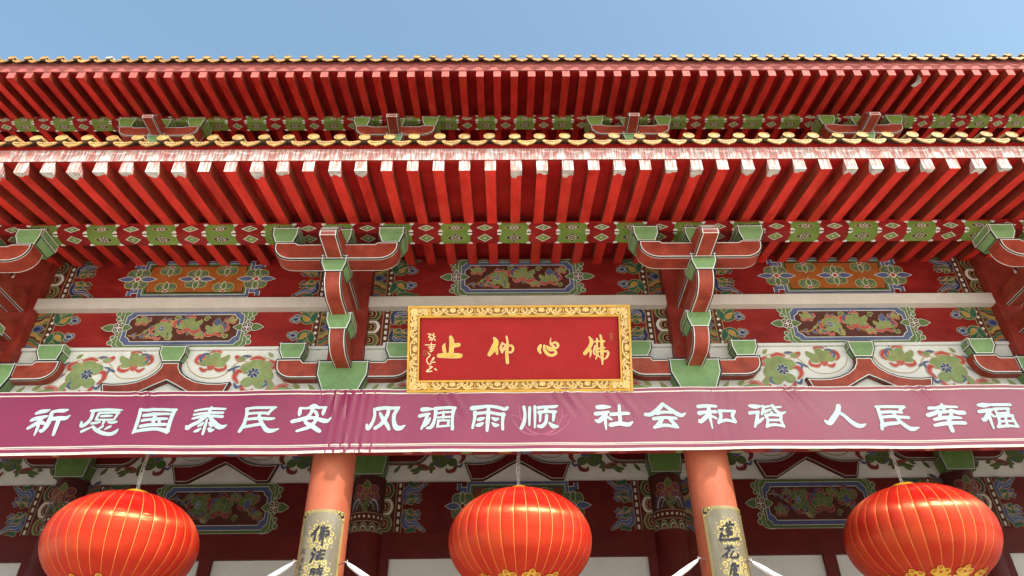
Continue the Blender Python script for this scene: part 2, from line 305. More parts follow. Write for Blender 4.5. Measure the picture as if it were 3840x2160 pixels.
BANNER_TEXT = ['-5794,124,35 -5749,143,53 -5682,152,44 -5650,166,18;-5819,34,39 -5777,53,48 -5688,71,44 -5645,85,17;-5699,52,35 -5740,-4,48 -5794,-46,43 -5824,-69,35;-5713,-19,35 -5712,-94,31 -5719,-158,14;-5707,14,35 -5670,-5,39 -5644,-17,22;-5607,137,35 -5541,151,39 -5472,152,44 -5428,164,18;-5609,132,39 -5603,37,52 -5618,-57,52 -5647,-108,39 -5668,-99,30;-5584,46,44 -5492,55,48 -5422,54,48 -5381,87,17;-5494,36,48 -5496,-58,43 -5497,-156,31',
'-5153,152,26 -5088,156,35 -4959,165,32 -4844,159,32 -4782,159,13;-5123,142,39 -5122,42,39 -5162,-24,43 -5207,-47,39 -5219,5,22;-5046,118,32 -5060,37,26;-5050,118,23 -4948,126,26 -4807,125,23;-4822,116,32 -4842,35,26;-5050,32,23 -4841,30,23;-5012,79,24 -4944,83,30 -4882,83,19;-4954,31,28 -4960,-21,26;-5096,-15,30 -5038,-6,30 -5001,1,17;-4906,2,21 -4855,-9,31 -4806,2,26;-5180,-117,35 -5140,-94,31 -5092,-68,17;-5069,-57,31 -5017,-100,39 -4927,-142,43 -4837,-157,43 -4783,-134,43 -4760,-97,16;-4984,-81,26 -4954,-54,31;-4916,-93,14 -4888,-73,31 -4862,-59,31',
'-4562,153,35 -4458,157,39 -4327,161,35 -4194,155,35 -4134,159,26;-4559,158,44 -4555,34,38 -4556,-70,38 -4569,-149,21;-4565,-130,31 -4431,-104,43 -4303,-95,38 -4176,-120,57;-4156,145,44 -4171,30,42 -4175,-92,43 -4179,-143,26;-4502,79,38 -4415,94,44 -4286,103,32 -4202,102,26;-4502,14,35 -4423,28,35 -4295,36,38 -4217,38,24;-4503,-61,38 -4404,-43,38 -4301,-39,38 -4215,-35,35;-4372,99,44 -4366,42,44 -4367,-34,35;-4308,22,26 -4287,-25,26',
'-3915,145,21 -3844,162,26 -3724,175,30 -3556,169,25;-3912,95,26 -3832,109,30 -3721,122,30 -3571,119,28;-3917,43,24 -3840,66,32 -3720,79,32 -3569,68,35;-3728,194,26 -3743,122,40 -3764,79,44;-3772,75,49 -3842,-1,44 -3918,-47,43 -3952,-84,43 -3967,-56,26;-3717,65,35 -3659,-2,52 -3584,-64,61 -3532,-65,43 -3497,-46,16;-3745,32,21 -3748,-49,31 -3754,-156,26;-3830,-53,21 -3799,-34,38 -3780,-6,17;-3860,-124,21 -3825,-109,38 -3792,-84,17;-3710,-7,19 -3685,-40,35 -3668,-61,19;-3696,-87,31 -3670,-110,48 -3637,-101,19',
'-3298,162,30 -3200,175,32 -3050,174,32 -2945,178,25;-3286,166,39 -3279,61,35 -3289,-43,43 -3324,-127,38;-3260,99,32 -3143,107,30 -3037,102,35;-2957,173,26 -3006,125,35 -3021,87,26;-3250,27,30 -3130,36,35 -2997,28,35 -2942,34,21;-3274,-72,35 -3183,-54,35 -3082,-36,35;-3128,98,32 -3111,31,38 -3050,-64,43 -2998,-116,52 -2936,-121,43 -2871,-99,14',
'-2651,161,35 -2649,94,39 -2650,70,18;-2652,166,26 -2563,165,26 -2493,194,53 -2441,174,35 -2340,173,21;-2352,168,32 -2366,110,39 -2366,77,21;-2721,-6,44 -2646,12,44 -2562,36,44 -2457,35,35 -2365,1,52 -2303,-5,44 -2264,33,14;-2498,169,44 -2518,92,35 -2560,26,44 -2558,-21,35 -2477,-69,52 -2381,-135,43;-2469,121,35 -2436,73,32 -2450,-13,38 -2510,-78,43 -2584,-106,35 -2650,-128,26',
'-1756,144,32 -1747,48,32 -1769,-47,38 -1814,-117,38 -1828,-61,21;-1721,143,48 -1639,157,44 -1533,156,39 -1467,165,30;-1479,151,39 -1516,65,39 -1509,-31,44 -1477,-97,61 -1425,-102,52 -1379,-69,12;-1584,142,35 -1603,46,39 -1655,-48,44 -1728,-109,35;-1685,90,26 -1648,18,44 -1593,-58,44 -1562,-119,30',
'-1182,139,53 -1116,143,49 -1063,143,21;-1208,52,44 -1139,71,35 -1091,80,21;-1113,76,35 -1138,-15,38 -1180,-118,21;-1148,-71,44 -1107,-34,35 -1080,27,14;-1033,147,44 -931,156,39 -786,155,35;-1019,142,44 -1026,13,32 -1060,-91,44 -1111,-109,26;-803,145,44 -816,20,32 -811,-126,35;-999,84,23 -920,96,26 -841,99,23;-996,27,23 -917,31,25 -847,35,25;-925,103,26 -926,21,26;-986,-11,23 -854,-13,23;-981,-11,26 -990,-96,26;-991,-92,24 -852,-82,26;-859,-17,26 -865,-83,28',
'-582,145,58 -489,158,48 -383,172,35 -268,156,39 -188,131,39 -157,155,35;-546,91,44 -549,15,32 -573,-113,26;-550,72,39 -471,81,35 -383,90,35 -277,70,35 -198,59,39;-206,69,44 -216,-26,32 -214,-130,30;-383,167,35 -391,4,44 -400,-147,31;-505,-5,39 -470,4,44 -435,18,18;-521,-80,31 -486,-71,49 -447,-48,17;-338,18,21 -303,-2,44 -268,7,26;-338,-49,21 -303,-77,49 -266,-73,21',
'42,163,35 54,67,30 43,-29,39 6,-118,38;113,153,32 106,38,30 103,-81,17;175,167,32 173,37,28 166,-114,16;219,147,44 308,156,32 406,155,39 451,172,14;316,142,44 297,103,35;222,85,44 315,93,35 420,88,39;239,80,35 231,-35,19;403,83,41 389,-27,26;313,45,35 301,-40,35 255,-96,44 211,-96,38;340,-55,21 386,-98,52 442,-103,21',
'934,150,53 1001,154,57 1086,156,21;905,63,49 977,72,44 1062,90,27;1030,71,44 990,14,53 933,-33,49 899,-23,26;1015,4,32 1013,-71,30 1014,-137,12;1039,28,26 1068,4,30 1091,-13,18;1090,56,44 1197,65,41 1299,69,39;1198,172,30 1193,70,39 1191,-45,39;1074,-81,52 1176,-63,49 1280,-78,52 1336,-46,18',
'1725,182,45 1653,105,53 1566,48,49 1504,48,44;1733,177,36 1805,113,44 1877,54,53 1935,30,44 1983,58,14;1639,61,44 1729,75,35 1821,69,35;1595,-10,44 1728,3,35 1863,-8,35;1691,-16,44 1648,-77,49 1589,-128,26;1590,-119,35 1724,-96,40 1869,-126,26;1779,-12,35 1824,-69,44 1865,-121,35',
'2154,144,44 2258,153,41 2369,147,32;2154,57,53 2245,71,35 2352,74,39;2259,46,35 2204,-15,49 2145,-58,35 2140,-29,18;2280,148,36 2271,41,49 2277,-54,26 2281,-139,14;2282,27,26 2322,3,26 2348,-12,25;2398,84,39 2495,83,30 2583,77,32;2401,79,44 2407,12,35 2367,-69,35;2368,-64,32 2465,-37,35 2565,-66,30;2569,73,44 2544,10,35 2567,-57,32',
'2778,143,39 2843,133,55 2906,138,21;2759,47,44 2818,56,35 2863,60,35;2854,56,35 2824,-49,39 2785,-134,21;2807,-87,39 2857,-59,35 2910,-17,18;2934,142,27 2926,84,32 2896,26,21;2938,123,32 3022,137,21;2924,55,39 2973,74,32 3021,93,18;3050,146,36 3072,83,39 3125,39,39 3191,58,14;3066,117,27 3148,126,21;3022,54,27 3006,21,35;2938,12,32 3015,21,35 3127,10,32;2945,7,35 2953,-60,32 2929,-135,31;3122,5,35 3112,-61,35 3131,-132,30;2956,-49,28 3106,-47,28;2932,-121,35 3031,-108,32 3123,-128,26',
'3860,144,54 3826,67,57 3755,-19,62 3689,-85,56 3648,-56,30;3841,57,44 3895,8,41 3953,-69,53 4010,-116,58 4062,-122,44 4113,-103,18',
'4302,126,27 4410,129,36 4544,128,36 4655,127,36;4324,125,45 4325,24,44 4321,-91,44 4294,-166,30;4342,52,35 4478,61,36 4601,55,32;4640,123,36 4594,89,36 4600,50,21;4341,-10,35 4459,-1,35 4664,-13,35;4309,-119,53 4386,-96,44 4513,-83,39;4493,51,39 4520,-7,39 4552,-74,44 4618,-141,53 4665,-160,53 4746,-142,18',
'4952,105,39 5048,109,39 5124,123,45 5203,118,30 5286,112,27;5121,153,32 5118,94,53;4908,14,48 4987,37,48 5059,66,36;5056,56,32 5108,51,36 5200,60,32;5205,74,36 5264,40,50 5342,34,53;5065,56,36 5038,-21,44;5198,55,39 5168,-32,39;4968,-44,35 5063,-26,44 5171,-22,44 5283,-33,27;4947,-120,35 5046,-102,44 5155,-93,44 5311,-99,40;5141,-31,44 5127,-98,49 5128,-192,49',
'5552,129,36 5619,129,59 5702,136,27;5528,42,39 5618,56,44 5699,70,32;5656,51,53 5608,-16,50 5548,-68,44 5533,-49,21;5631,-26,39 5628,-102,30 5629,-168,23;5661,17,21 5681,-12,35 5699,-22,21;5715,133,36 5810,135,36 5949,136,36;5730,79,32 5910,83,29;5743,79,32 5733,7,27;5736,16,28 5887,25,28;5901,83,30 5876,20,30;5726,-22,34 5922,-9,34;5739,-22,37 5729,-94,33 5690,-159,26;5687,-155,30 5816,-142,32 5935,-152,28;5913,-9,34 5913,-76,35 5928,-147,32;5724,-84,26 5911,-81,26;5829,-18,27 5805,-146,32']
LOTUS = '-114,49,5 -84,-27,11 -33,-103,17 36,-169,26 139,-203,17 243,-194,7;607,28,5 562,-61,12 498,-127,19 417,-182,26 338,-204,17 243,-194,7;-11,183,5 -8,67,12 21,-28,18 80,-123,26 165,-180,26 243,-194,7;504,179,5 503,63,12 476,-32,18 420,-117,26 330,-181,26 243,-194,7;-114,49,5 -66,51,11 -18,29,11;608,38,5 559,43,11 505,20,11;194,186,4 245,245,7 291,186,4;199,56,7 179,-1,9 195,-68,9 229,-96,5;423,44,7 442,-13,11 426,-79,9'
PLAQUE_TEXT = ['-929,560,17 -941,521,43 -927,439,43;-856,642,43 -842,577,61 -850,438,60;-820,538,52 -755,546,48;-1001,413,52 -871,412,65 -742,411,60 -716,428,17',
'-314,625,35 -292,573,69 -327,495,69 -375,422,48;-292,495,52 -280,434,31;-214,564,26 -236,503,29 -215,446,22;-219,564,21 -171,533,21 -223,486,17;-223,451,21 -180,494,21;-162,646,23 -149,563,29 -159,433,41 -151,321,43;-141,533,26 -97,528,29 -80,489,29 -102,450,26 -141,450,21',
'261,528,39 241,482,46 260,439,26;308,528,28 311,478,34 349,423,39 403,407,34 449,430,34 442,461,31 396,500,34;339,520,23 373,485,54 404,473,31;391,625,9 386,555,23 428,523,19;389,539,23 437,566,28 479,543,31 462,500,28 412,508,23',
'873,630,23 899,575,50 870,505,43 810,428,46;873,474,39 883,435,31 873,381,11;1010,652,28 1024,574,34 1023,434,43 1026,294,19;938,574,22 996,578,22 1055,578,26;966,609,23 963,512,26 964,411,28 943,357,12;947,477,20 1009,492,20 1056,496,23;940,520,19 919,450,22 937,411,17;946,446,19 1008,453,19;1039,453,26 1093,449,28 1100,418,31 1075,371,25 1044,356,14;968,411,19 1002,372,15']
SIGNATURE = '-1139,685,11 -1099,679,11 -1133,644,11 -1093,636,11 -1121,607,11;-1065,690,11 -1082,667,9 -1048,650,9;-1059,661,9 -1092,599,11;-1070,633,9 -1047,604,11;-1171,548,10 -1046,547,10;-1098,570,11 -1096,462,11;-1131,519,10 -1057,524,10;-1119,496,10 -1068,502,10;-1113,466,11 -1074,481,10;-1130,445,11 -1107,423,11;-1112,411,11 -1146,378,11 -1145,333,11 -1105,304,11 -1078,377,11 -1056,388,11 -1100,332,11;-1077,332,11 -1049,332,11;-1116,276,11 -1077,276,11 -1155,220,13 -1087,222,13;-1048,247,16 -1026,236,11'
COUPLET_A = ['-7,129,17 -38,74,24 -81,31,15;-35,55,20 -37,-27,21;26,91,15 87,113,20;17,54,13 101,77,17 98,31,18;11,27,13 78,38,16;22,119,17 26,-10,18 10,-29,11;48,130,18 48,27,18 50,-78,16;106,41,19 73,10,15', '-29,-114,19 -13,-133,21;-42,-159,19 -29,-182,19;-12,-173,13 -47,-252,23;9,-155,15 88,-134,18;46,-128,16 36,-191,16;9,-191,13 84,-175,18;37,-195,13 5,-227,18 76,-216,20', '-25,-332,15 -27,-384,19;-16,-332,13 6,-328,14;2,-333,13 2,-394,14;-26,-363,11 6,-359,11;21,-337,13 85,-321,16;55,-297,16 54,-349,14;8,-372,13 85,-352,16;45,-385,12 88,-374,12;77,-357,12 74,-400,14']
COUPLET_NOTE = '-162,-96,8 -166,-109,8;-186,-114,9 -134,-114,7;-174,-117,9 -190,-159,13;-161,-132,7 -143,-131,6;-165,-145,7 -134,-145,6;-151,-120,7 -147,-157,8;-148,-152,7 -129,-168,7;-156,-201,8 -151,-210,7;-177,-215,9 -132,-213,7;-167,-226,7 -142,-225,6;-164,-239,7 -139,-239,6;-156,-218,7 -157,-245,7;-170,-243,7 -181,-255,9;-144,-247,6 -132,-260,7;-190,-280,9 -144,-278,8;-174,-287,7 -182,-312,9;-179,-295,7 -159,-295,7;-169,-310,7 -150,-308,6;-152,-299,7 -193,-328,10;-174,-318,7 -127,-333,8;-185,-360,8 -145,-359,8;-184,-373,8 -149,-372,6'
COUPLET_B = ['-10,88,14 110,108,22;31,122,16 27,73,14;70,134,22 49,84,15;-45,50,25 -26,54,17;13,54,14 78,66,16;6,39,14 75,22,16;11,15,14 65,2,15;52,69,15 17,-38,16;-5,-19,12 69,-7,13;-44,2,23 -68,-54,17;-49,2,19 -25,-28,15;-69,-63,21 12,-65,16 136,-47,30', '-34,-160,13 57,-146,17;-1,-133,15 -3,-170,12;35,-128,18 18,-166,12;10,-180,16 -77,-246,15;-17,-198,15 -32,-254,17;48,-189,14 8,-245,15 21,-255,14 90,-247,20 91,-214,14', '14,-319,17 43,-319,18;1,-338,15 75,-340,20;5,-338,13 -25,-428,17;22,-351,14 44,-365,14;3,-379,13 48,-374,14;26,-356,14 5,-446,13;46,-383,16 19,-446,14;24,-420,16 55,-437,19']
# ------------------------------------------------------------------ ground
g = MB(); g.face([(-600, -600, 0), (600, -600, 0), (600, 600, 0), (-600, 600, 0)], 'paving')
gr = g.build('ground', None); gr['kind'] = 'structure'
g = MB(); g.box(-14, 14, 4.4, 16, 0.004, 0.15, 'bounce_damper_dark'); tr_ = g.build('bounce_damper_slab', None); tr_['kind'] = 'structure'  # added dark slab, out of view, cuts ground bounce into the porch

# ------------------------------------------------------------------ painted ornament
def rosette(p, cx, cy, r, half=0, ends=True):
    ok = lambda v: half == 0 or v*half >= -0.01
    for i in range(4):
        a = R(45+90*i); x, y = math.cos(a), math.sin(a)
        if not ok(y): continue
        p.dot(cx+x*r*0.62, cy+y*r*0.62, r*0.40, 'green_band', 'tan_line', 0.012)
        p.line(spiral(cx+x*r*0.62, cy+y*r*0.62, r*0.26, r*0.03, a+2.2, 1.1, 0.012, 0.008, 9), 'tan_line')
        p.dot(cx+x*r*0.70, cy+y*r*0.70, r*0.11, 'blue_band')
    for i in range(4):
        a = R(90*i); x, y = math.cos(a), math.sin(a)
        if not ok(y) and i: continue
        if half and i in (0, 2): continue
        if ends and i in (0, 2): p.poly(leaf(cx+x*r*0.25, cy+y*r*0.25, r*1.15, r*0.22, a), 'blue_band', 'white_line', 0.007)
        else: p.poly(leaf(cx+x*r*0.2, cy+y*r*0.2, r*0.8, r*0.2, a), 'green_band', 'white_line', 0.006)
    if half == 0: p.dot(cx, cy, r*0.24, 'white_line'); p.dot(cx, cy, r*0.17, 'flower_red')
    else:
        p.poly([(cx+r*0.2*math.cos(t), cy+half*r*0.2*math.sin(t)) for t in (math.pi*i/8 for i in range(9))], 'flower_red', 'white_line', 0.006)

def fret_cartouche(p):
    for s in (-1, 1):
        for t in (-1, 1):
            k = [(s*0.72, t*0.20, 0.075), (s*0.885, t*0.20, 0.062), (s*0.885, t*0.285, 0.055), (s*0.82, t*0.285, 0.05)]
            p.line(k[:2], 'white_line', n=1, w=0.082, cap=False); p.line(k[1:3], 'white_line', n=1, w=0.072, cap=False)
            p.line(k[:2], 'blue_band', n=1, w=0.064, cap=False); p.line(k[1:3], 'blue_band', n=1, w=0.054, cap=False)
    p.poly(rect(-0.765, -0.303, 0.765, 0.303), 'blue_band', 'white_line', 0.006)
    p.poly(rect(-0.715, -0.262, 0.715, 0.262), 'green_band', 'white_line', 0.008)
    p.poly(rect(-0.665, -0.220, 0.665, 0.220), 'ochre', 'black_line', 0.016)
    for s in (-1, 1): rosette(p, s*0.83, 0, 0.185)
    rosette(p, 0, 0, 0.175)
    for x in (-0.40, 0.40):
        rosette(p, x, 0.218, 0.17, -1); rosette(p, x, -0.218, 0.17, 1)

def flower_cluster(p, rnd, x, y, r, hue='green_leaf'):
    """open peony: overlapping round petals, curled red rims, a dotted seed cup"""
    a0 = rnd.uniform(0, 6.28)
    for i in range(7):
        a = a0+i*0.9; d = r*0.62
        p.poly(ell(x+d*math.cos(a), y+d*math.sin(a), r*rnd.uniform(0.42, 0.56), r*rnd.uniform(0.26, 0.34), a+rnd.uniform(-0.4, 0.4), 12), hue, 'tan_line', 0.005)
    for i in range(4):
        a = a0+0.5+i*1.6+rnd.uniform(-0.3, 0.3); q = (x+r*0.85*math.cos(a), y+r*0.80*math.sin(a))
        p.line(spiral(q[0], q[1], r*0.27, r*0.04, a+2.0, (1 if i % 2 else -1)*0.95, r*0.17, r*0.10, 9), 'pink' if i % 2 else 'flower_red', out='tan_line', ow=0.003)
    for i in range(2):
        a = a0+2.4+i*2.6; p.poly(leaf(x+r*0.45*math.cos(a), y+r*0.45*math.sin(a), r*0.6, r*0.13, a+0.6), 'blue_band', 'navy', 0.004)
    p.poly(ell(x, y+r*0.08, r*0.30, r*0.22, 0, 12), hue, 'tan_line', 0.006)
    for i in range(5): p.dot(x+r*0.16*math.cos(i*1.256), y+r*0.08+r*0.11*math.sin(i*1.256), r*0.045, 'tan_line', n=6)
    p.poly([(x-r*0.2, y-r*0.1), (x+r*0.2, y-r*0.1), (x+r*0.07, y-r*0.34), (x-r*0.07, y-r*0.34)], 'flower_red', 'tan_line', 0.003)

def lotus(p, fx, fy, k, s=1, ln='tan_line'):
    """lotus with a dotted seed cup, curled pink petal tips and green sepals; k = half size, s mirrors it"""
    T = lambda l: [(fx+s*k*q[0], fy+k*q[1])+((k*q[2],) if len(q) > 2 else ()) for q in l]
    def comma(l):
        p.line(T(l), 'pink', out=ln, ow=0.003); p.line([(a, b, c*0.55) for a, b, c in T(l)], 'flower_red')
    for x, y, rx, ry, an in ((0.62, 0.22, 0.46, 0.22, 0.55), (-0.30, 0.42, 0.22, 0.36, 0.45), (0.14, 0.46, 0.28, 0.40, -0.2), (0.46, -0.04, 0.42, 0.19, -0.1), (-0.50, 0.06, 0.32, 0.21, -0.3), (0.88, 0.46, 0.16, 0.12, 0.9)):
        p.poly(T(ell(x, y, rx, ry, an)), 'green_leaf', ln, 0.004)
    comma([(-0.80, -0.05, 0.10), (-1.00, 0.22, 0.26), (-0.82, 0.55, 0.30), (-0.55, 0.48, 0.18), (-0.60, 0.30, 0.08)])
    comma([(-0.22, 0.80, 0.10), (0.10, 0.93, 0.24), (0.42, 0.78, 0.12)])
    comma([(0.18, -0.28, 0.08), (0.48, -0.46, 0.26), (0.86, -0.36, 0.24), (0.90, -0.12, 0.10)])
    comma([(-0.12, -0.34, 0.08), (-0.40, -0.48, 0.26), (-0.64, -0.30, 0.14)])
    p.line(T([(-0.66, 0.14, 0.06), (-0.76, 0.36, 0.13), (-0.60, 0.66, 0.15), (-0.30, 0.70, 0.07)]), 'blue_band', out='navy', ow=0.003)
    p.line(T([(-0.42, 0.88, 0.05), (-0.16, 1.0, 0.10), (0.0, 0.84, 0.05)]), 'blue_band')
    p.poly(T(ell(0, 0.05, 0.33, 0.27)), 'green_leaf', 'gold_paint', 0.006)
    for i in range(6): p.dot(fx+s*k*0.19*math.cos(i*1.05), fy+k*(0.06+0.13*math.sin(i*1.05)), 0.035*k, 'gold_paint', n=6)
    p.poly(T([(-0.26, -0.14), (0.26, -0.14), (0.10, -0.46), (-0.10, -0.46)]), 'flower_red', ln, 0.003)
    for q in (-0.12, 0, 0.12): p.line(T([(q, -0.14, 0.035), (q*0.5, -0.40, 0.02)]), 'pink', n=1)

def peony(p, fx, fy, k, s=1, ln='tan_line'):
    """wide peony: lobed green petals round a blue pinwheel, curled pink and red rims"""
    T = lambda l: [(fx+s*k*q[0], fy+k*q[1])+((k*q[2],) if len(q) > 2 else ()) for q in l]
    def comma(l):
        p.line(T(l), 'pink', out=ln, ow=0.003); p.line([(a, b, c*0.55) for a, b, c in T(l)], 'flower_red')
    for x, y, rx, ry, an in ((0.55, 0.42, 0.36, 0.30, 0.6), (0.0, 0.62, 0.38, 0.26, 0.1), (0.62, -0.10, 0.30, 0.34, 0), (0.30, -0.48, 0.34, 0.26, -0.5), (-0.45, 0.35, 0.34, 0.30, -0.4), (-0.30, -0.40, 0.32, 0.26, 0.4), (0.15, 0.05, 0.42, 0.36, 0.2)):
        p.poly(T(ell(x, y, rx, ry, an)), 'green_leaf', 'gold_paint' if an else ln, 0.004)
    comma([(-0.75, -0.45, 0.10), (-0.98, -0.15, 0.26), (-0.88, 0.18, 0.28), (-0.66, 0.16, 0.10)])
    comma([(-0.35, 0.86, 0.10), (0.0, 0.96, 0.24), (0.34, 0.84, 0.10)])
    comma([(0.62, 0.78, 0.10), (0.92, 0.62, 0.24), (0.88, 0.36, 0.18), (0.74, 0.42, 0.08)])
    comma([(-0.55, -0.62, 0.14), (-0.40, -0.92, 0.26), (-0.05, -0.98, 0.20), (0.02, -0.80, 0.08)])
    comma([(0.86, -0.40, 0.10), (0.96, -0.66, 0.24), (0.74, -0.80, 0.16)])
    for l in ([(-1.05, 0.10, 0.05), (-1.10, 0.38, 0.12), (-0.86, 0.46, 0.06)], [(-0.92, -0.48, 0.06), (-0.78, -0.70, 0.13), (-0.56, -0.60, 0.06)], [(0.50, -0.70, 0.05), (0.70, -0.52, 0.11), (0.56, -0.36, 0.05)]): p.line(T(l), 'blue_band', out='navy', ow=0.003)
    for a in range(0, 360, 52): p.poly(T(leaf(-0.08, 0.08, 0.34, 0.085, R(a))), 'navy', 'white_line', 0.003)
    p.poly(T([(0.70, -0.30), (1.05, -0.55), (1.0, -1.05), (0.86, -1.1), (0.80, -0.8)]), 'green_leaf', 'gold_paint', 0.004)

def vine_cartouche(p, seed=3, flip=1):
    rnd = random.Random(seed)
    for s in (-1, 1):
        for t in (-1, 1):
            p.line([(s*0.72, t*0.285, 0.05), (s*0.83, t*0.265, 0.06), (s*0.875, t*0.195, 0.07), (s*0.845, t*0.15, 0.045)], 'green_band', out='white_line', ow=0.006)
            p.dot(s*0.915, t*0.225, 0.033, 'green_band', 'white_line'); p.dot(s*0.90, t*0.145, 0.028, 'green_band', 'white_line')
    def notch(a, b, c): return [(-a+c, -b), (a-c, -b), (a-c*0.6, -b+c*0.6), (a, -b+c), (a, b-c), (a-c*0.6, b-c*0.6), (a-c, b), (-a+c, b), (-a+c*0.6, b-c*0.6), (-a, b-c), (-a, -b+c), (-a+c*0.6, -b+c*0.6)]
    p.poly(notch(0.83, 0.302, 0.05), 'green_band', 'white_line', 0.005)
    p.poly(notch(0.79, 0.262, 0.07), 'blue_band', 'white_line', 0.007)
    p.poly(notch(0.735, 0.205, 0.08), 'brown_field', 'white_line', 0.008)
    n = 40
    vine = [(-0.70+1.40*i/n, flip*0.125*math.sin(-2.0+10.2*i/n), 0.016) for i in range(n+1)]
    p.line(vine, 'gold_paint', n=1)
    for i in range(1, n):
        x, y, _ = vine[i]; up = 1 if i % 2 else -1; a = up*rnd.uniform(0.4, 1.3)
        if i % 3: p.poly(leaf(x, y, rnd.uniform(0.05, 0.10), rnd.uniform(0.014, 0.024), a), rnd.choice(['green_leaf', 'green_leaf', 'gold_paint', 'blue_band']), 'tan_line', 0.003)
    for x, y, k, s in ((-0.56, 0.10, 0.10, -1), (0.62, 0.10, 0.075, 1), (-0.42, -0.13, 0.065, 1), (0.26, -0.13, 0.075, -1)): lotus(p, x, y*flip, k, s)
    peony(p, -0.27, -0.03*flip, 0.150, 1)
    lotus(p, 0.06, 0.01*flip, 0.185, 1)
    lotus(p, 0.46, -0.06*flip, 0.150, -1)
    p.poly(leaf(0.44, 0.02*flip, 0.13, 0.05, R(80)), 'blue_band', 'tan_line', 0.004)
    for x, y, a in ((-0.10, 0.14, 0.3), (-0.16, -0.15, 2.8), (0.30, 0.13, 0.4), (0.60, -0.13, 2.4)):
        p.line(spiral(x, y*flip, 0.045, 0.008, a, 1.1, 0.018, 0.010, 10), 'green_leaf', out='tan_line', ow=0.003)
    for s in (-1, 1):
        x = s*0.86
        p.poly(leaf(x+s*0.02, 0, 0.20, 0.055, 0 if s > 0 else math.pi), 'green_band', 'white_line', 0.006)
        p.poly(leaf(x-s*0.02, 0, 0.16, 0.05, math.pi if s > 0 else 0), 'green_band', 'white_line', 0.006)
        for t in (-1, 1): p.poly(leaf(x, 0, 0.115*t, 0.035, math.pi/2), 'green_band', 'white_line', 0.006)
        for i in range(4):
            a = R(45+90*i); q = (x+0.048*math.cos(a), 0.048*math.sin(a))
            p.dot(q[0], q[1], 0.030, 'brown_field', 'white_line', 0.008); p.dot(q[0], q[1], 0.010, 'white_line', n=6)

def end_lattice(p, s, dark=1.0):
    """beam end: stacked hexagons, a dashed strip and cloud scrolls"""
    p.poly([(s*2.02, -0.31), (s*1.855, -0.31), (s*1.855, 0.31), (s*2.02, 0.31)], 'brown_field')
    for v, oc in ((-0.205, 'green_band'), (0.0, 'white_line'), (0.205, 'green_deep')):
        def hexa(k): return [(s*(2.015), v-0.098*k), (s*(2.015-0.10*k), v-0.098*k), (s*(2.015-0.135*k), v-0.06*k), (s*(2.015-0.155*k), v), (s*(2.015-0.135*k), v+0.06*k), (s*(2.015-0.10*k), v+0.098*k), (s*2.015, v+0.098*k)]
        for k, c in ((1.0, 'white_line' if oc == 'white_line' else 'tan_line'), (0.90, oc if oc != 'white_line' else 'white_line'), (0.72, 'brown_field'), (0.62, 'tan_line'), (0.52, 'dimmed_red'), (0.30, 'tan_line'), (0.2, 'brown_field')): p.poly(hexa(k), c)
    p.poly([(s*1.835, -0.31), (s*1.725, -0.31), (s*1.725, 0.31), (s*1.835, 0.31)], 'tan_line')
    p.poly([(s*1.826, -0.31), (s*1.734, -0.31), (s*1.734, 0.31), (s*1.826, 0.31)], 'brown_field')
    for i in range(7):
        v = -0.27+0.09*i; p.poly(rect(s*1.78-0.017, v-0.026, s*1.78+0.017, v+0.026), 'white_line')
    for t in (-1, 1):
        p.line([(s*1.69, t*0.05, 0.03), (s*1.70, t*0.16, 0.07), (s*1.64, t*0.23, 0.085), (s*1.54, t*0.19, 0.06), (s*1.46, t*0.25, 0.05), (s*1.38, t*0.295, 0.02)], 'navy', out='tan_line', ow=0.009)
        p.line([(s*1.67, t*0.17, 0.03), (s*1.62, t*0.215, 0.035), (s*1.54, t*0.21, 0.03), (s*1.43, t*0.275, 0.012)], 'blue_band', out='white_line', ow=0.004)
        p.line([(s*1.64, t*0.29, 0.05), (s*1.55, t*0.275, 0.04), (s*1.52, t*0.295, 0.02)], 'green_deep', out='tan_line', ow=0.007)
        for bx, by, k, c in ((1.655, 0.075, 1.0, 'green_deep'), (1.545, 0.085, 0.85, 'navy')):
            for a, L, W in ((75, 0.095, 0.030), (38, 0.13, 0.034), (0, 0.12, 0.030), (-30, 0.09, 0.026)):
                aa = R(180-a) if s > 0 else R(a)
                p.poly(leaf(s*bx, t*by, L*k, W*k, aa*t), c, 'tan_line', 0.007)
            p.poly(leaf(s*bx, t*by, 0.08*k, 0.014, (R(160) if s > 0 else R(20))*t), 'gold_paint')
            p.line(spiral(s*(bx+0.005), t*(by-0.012), 0.028*k, 0.006, 0.5, s*t*1.0, 0.013, 0.009, 8), 'tan_line')

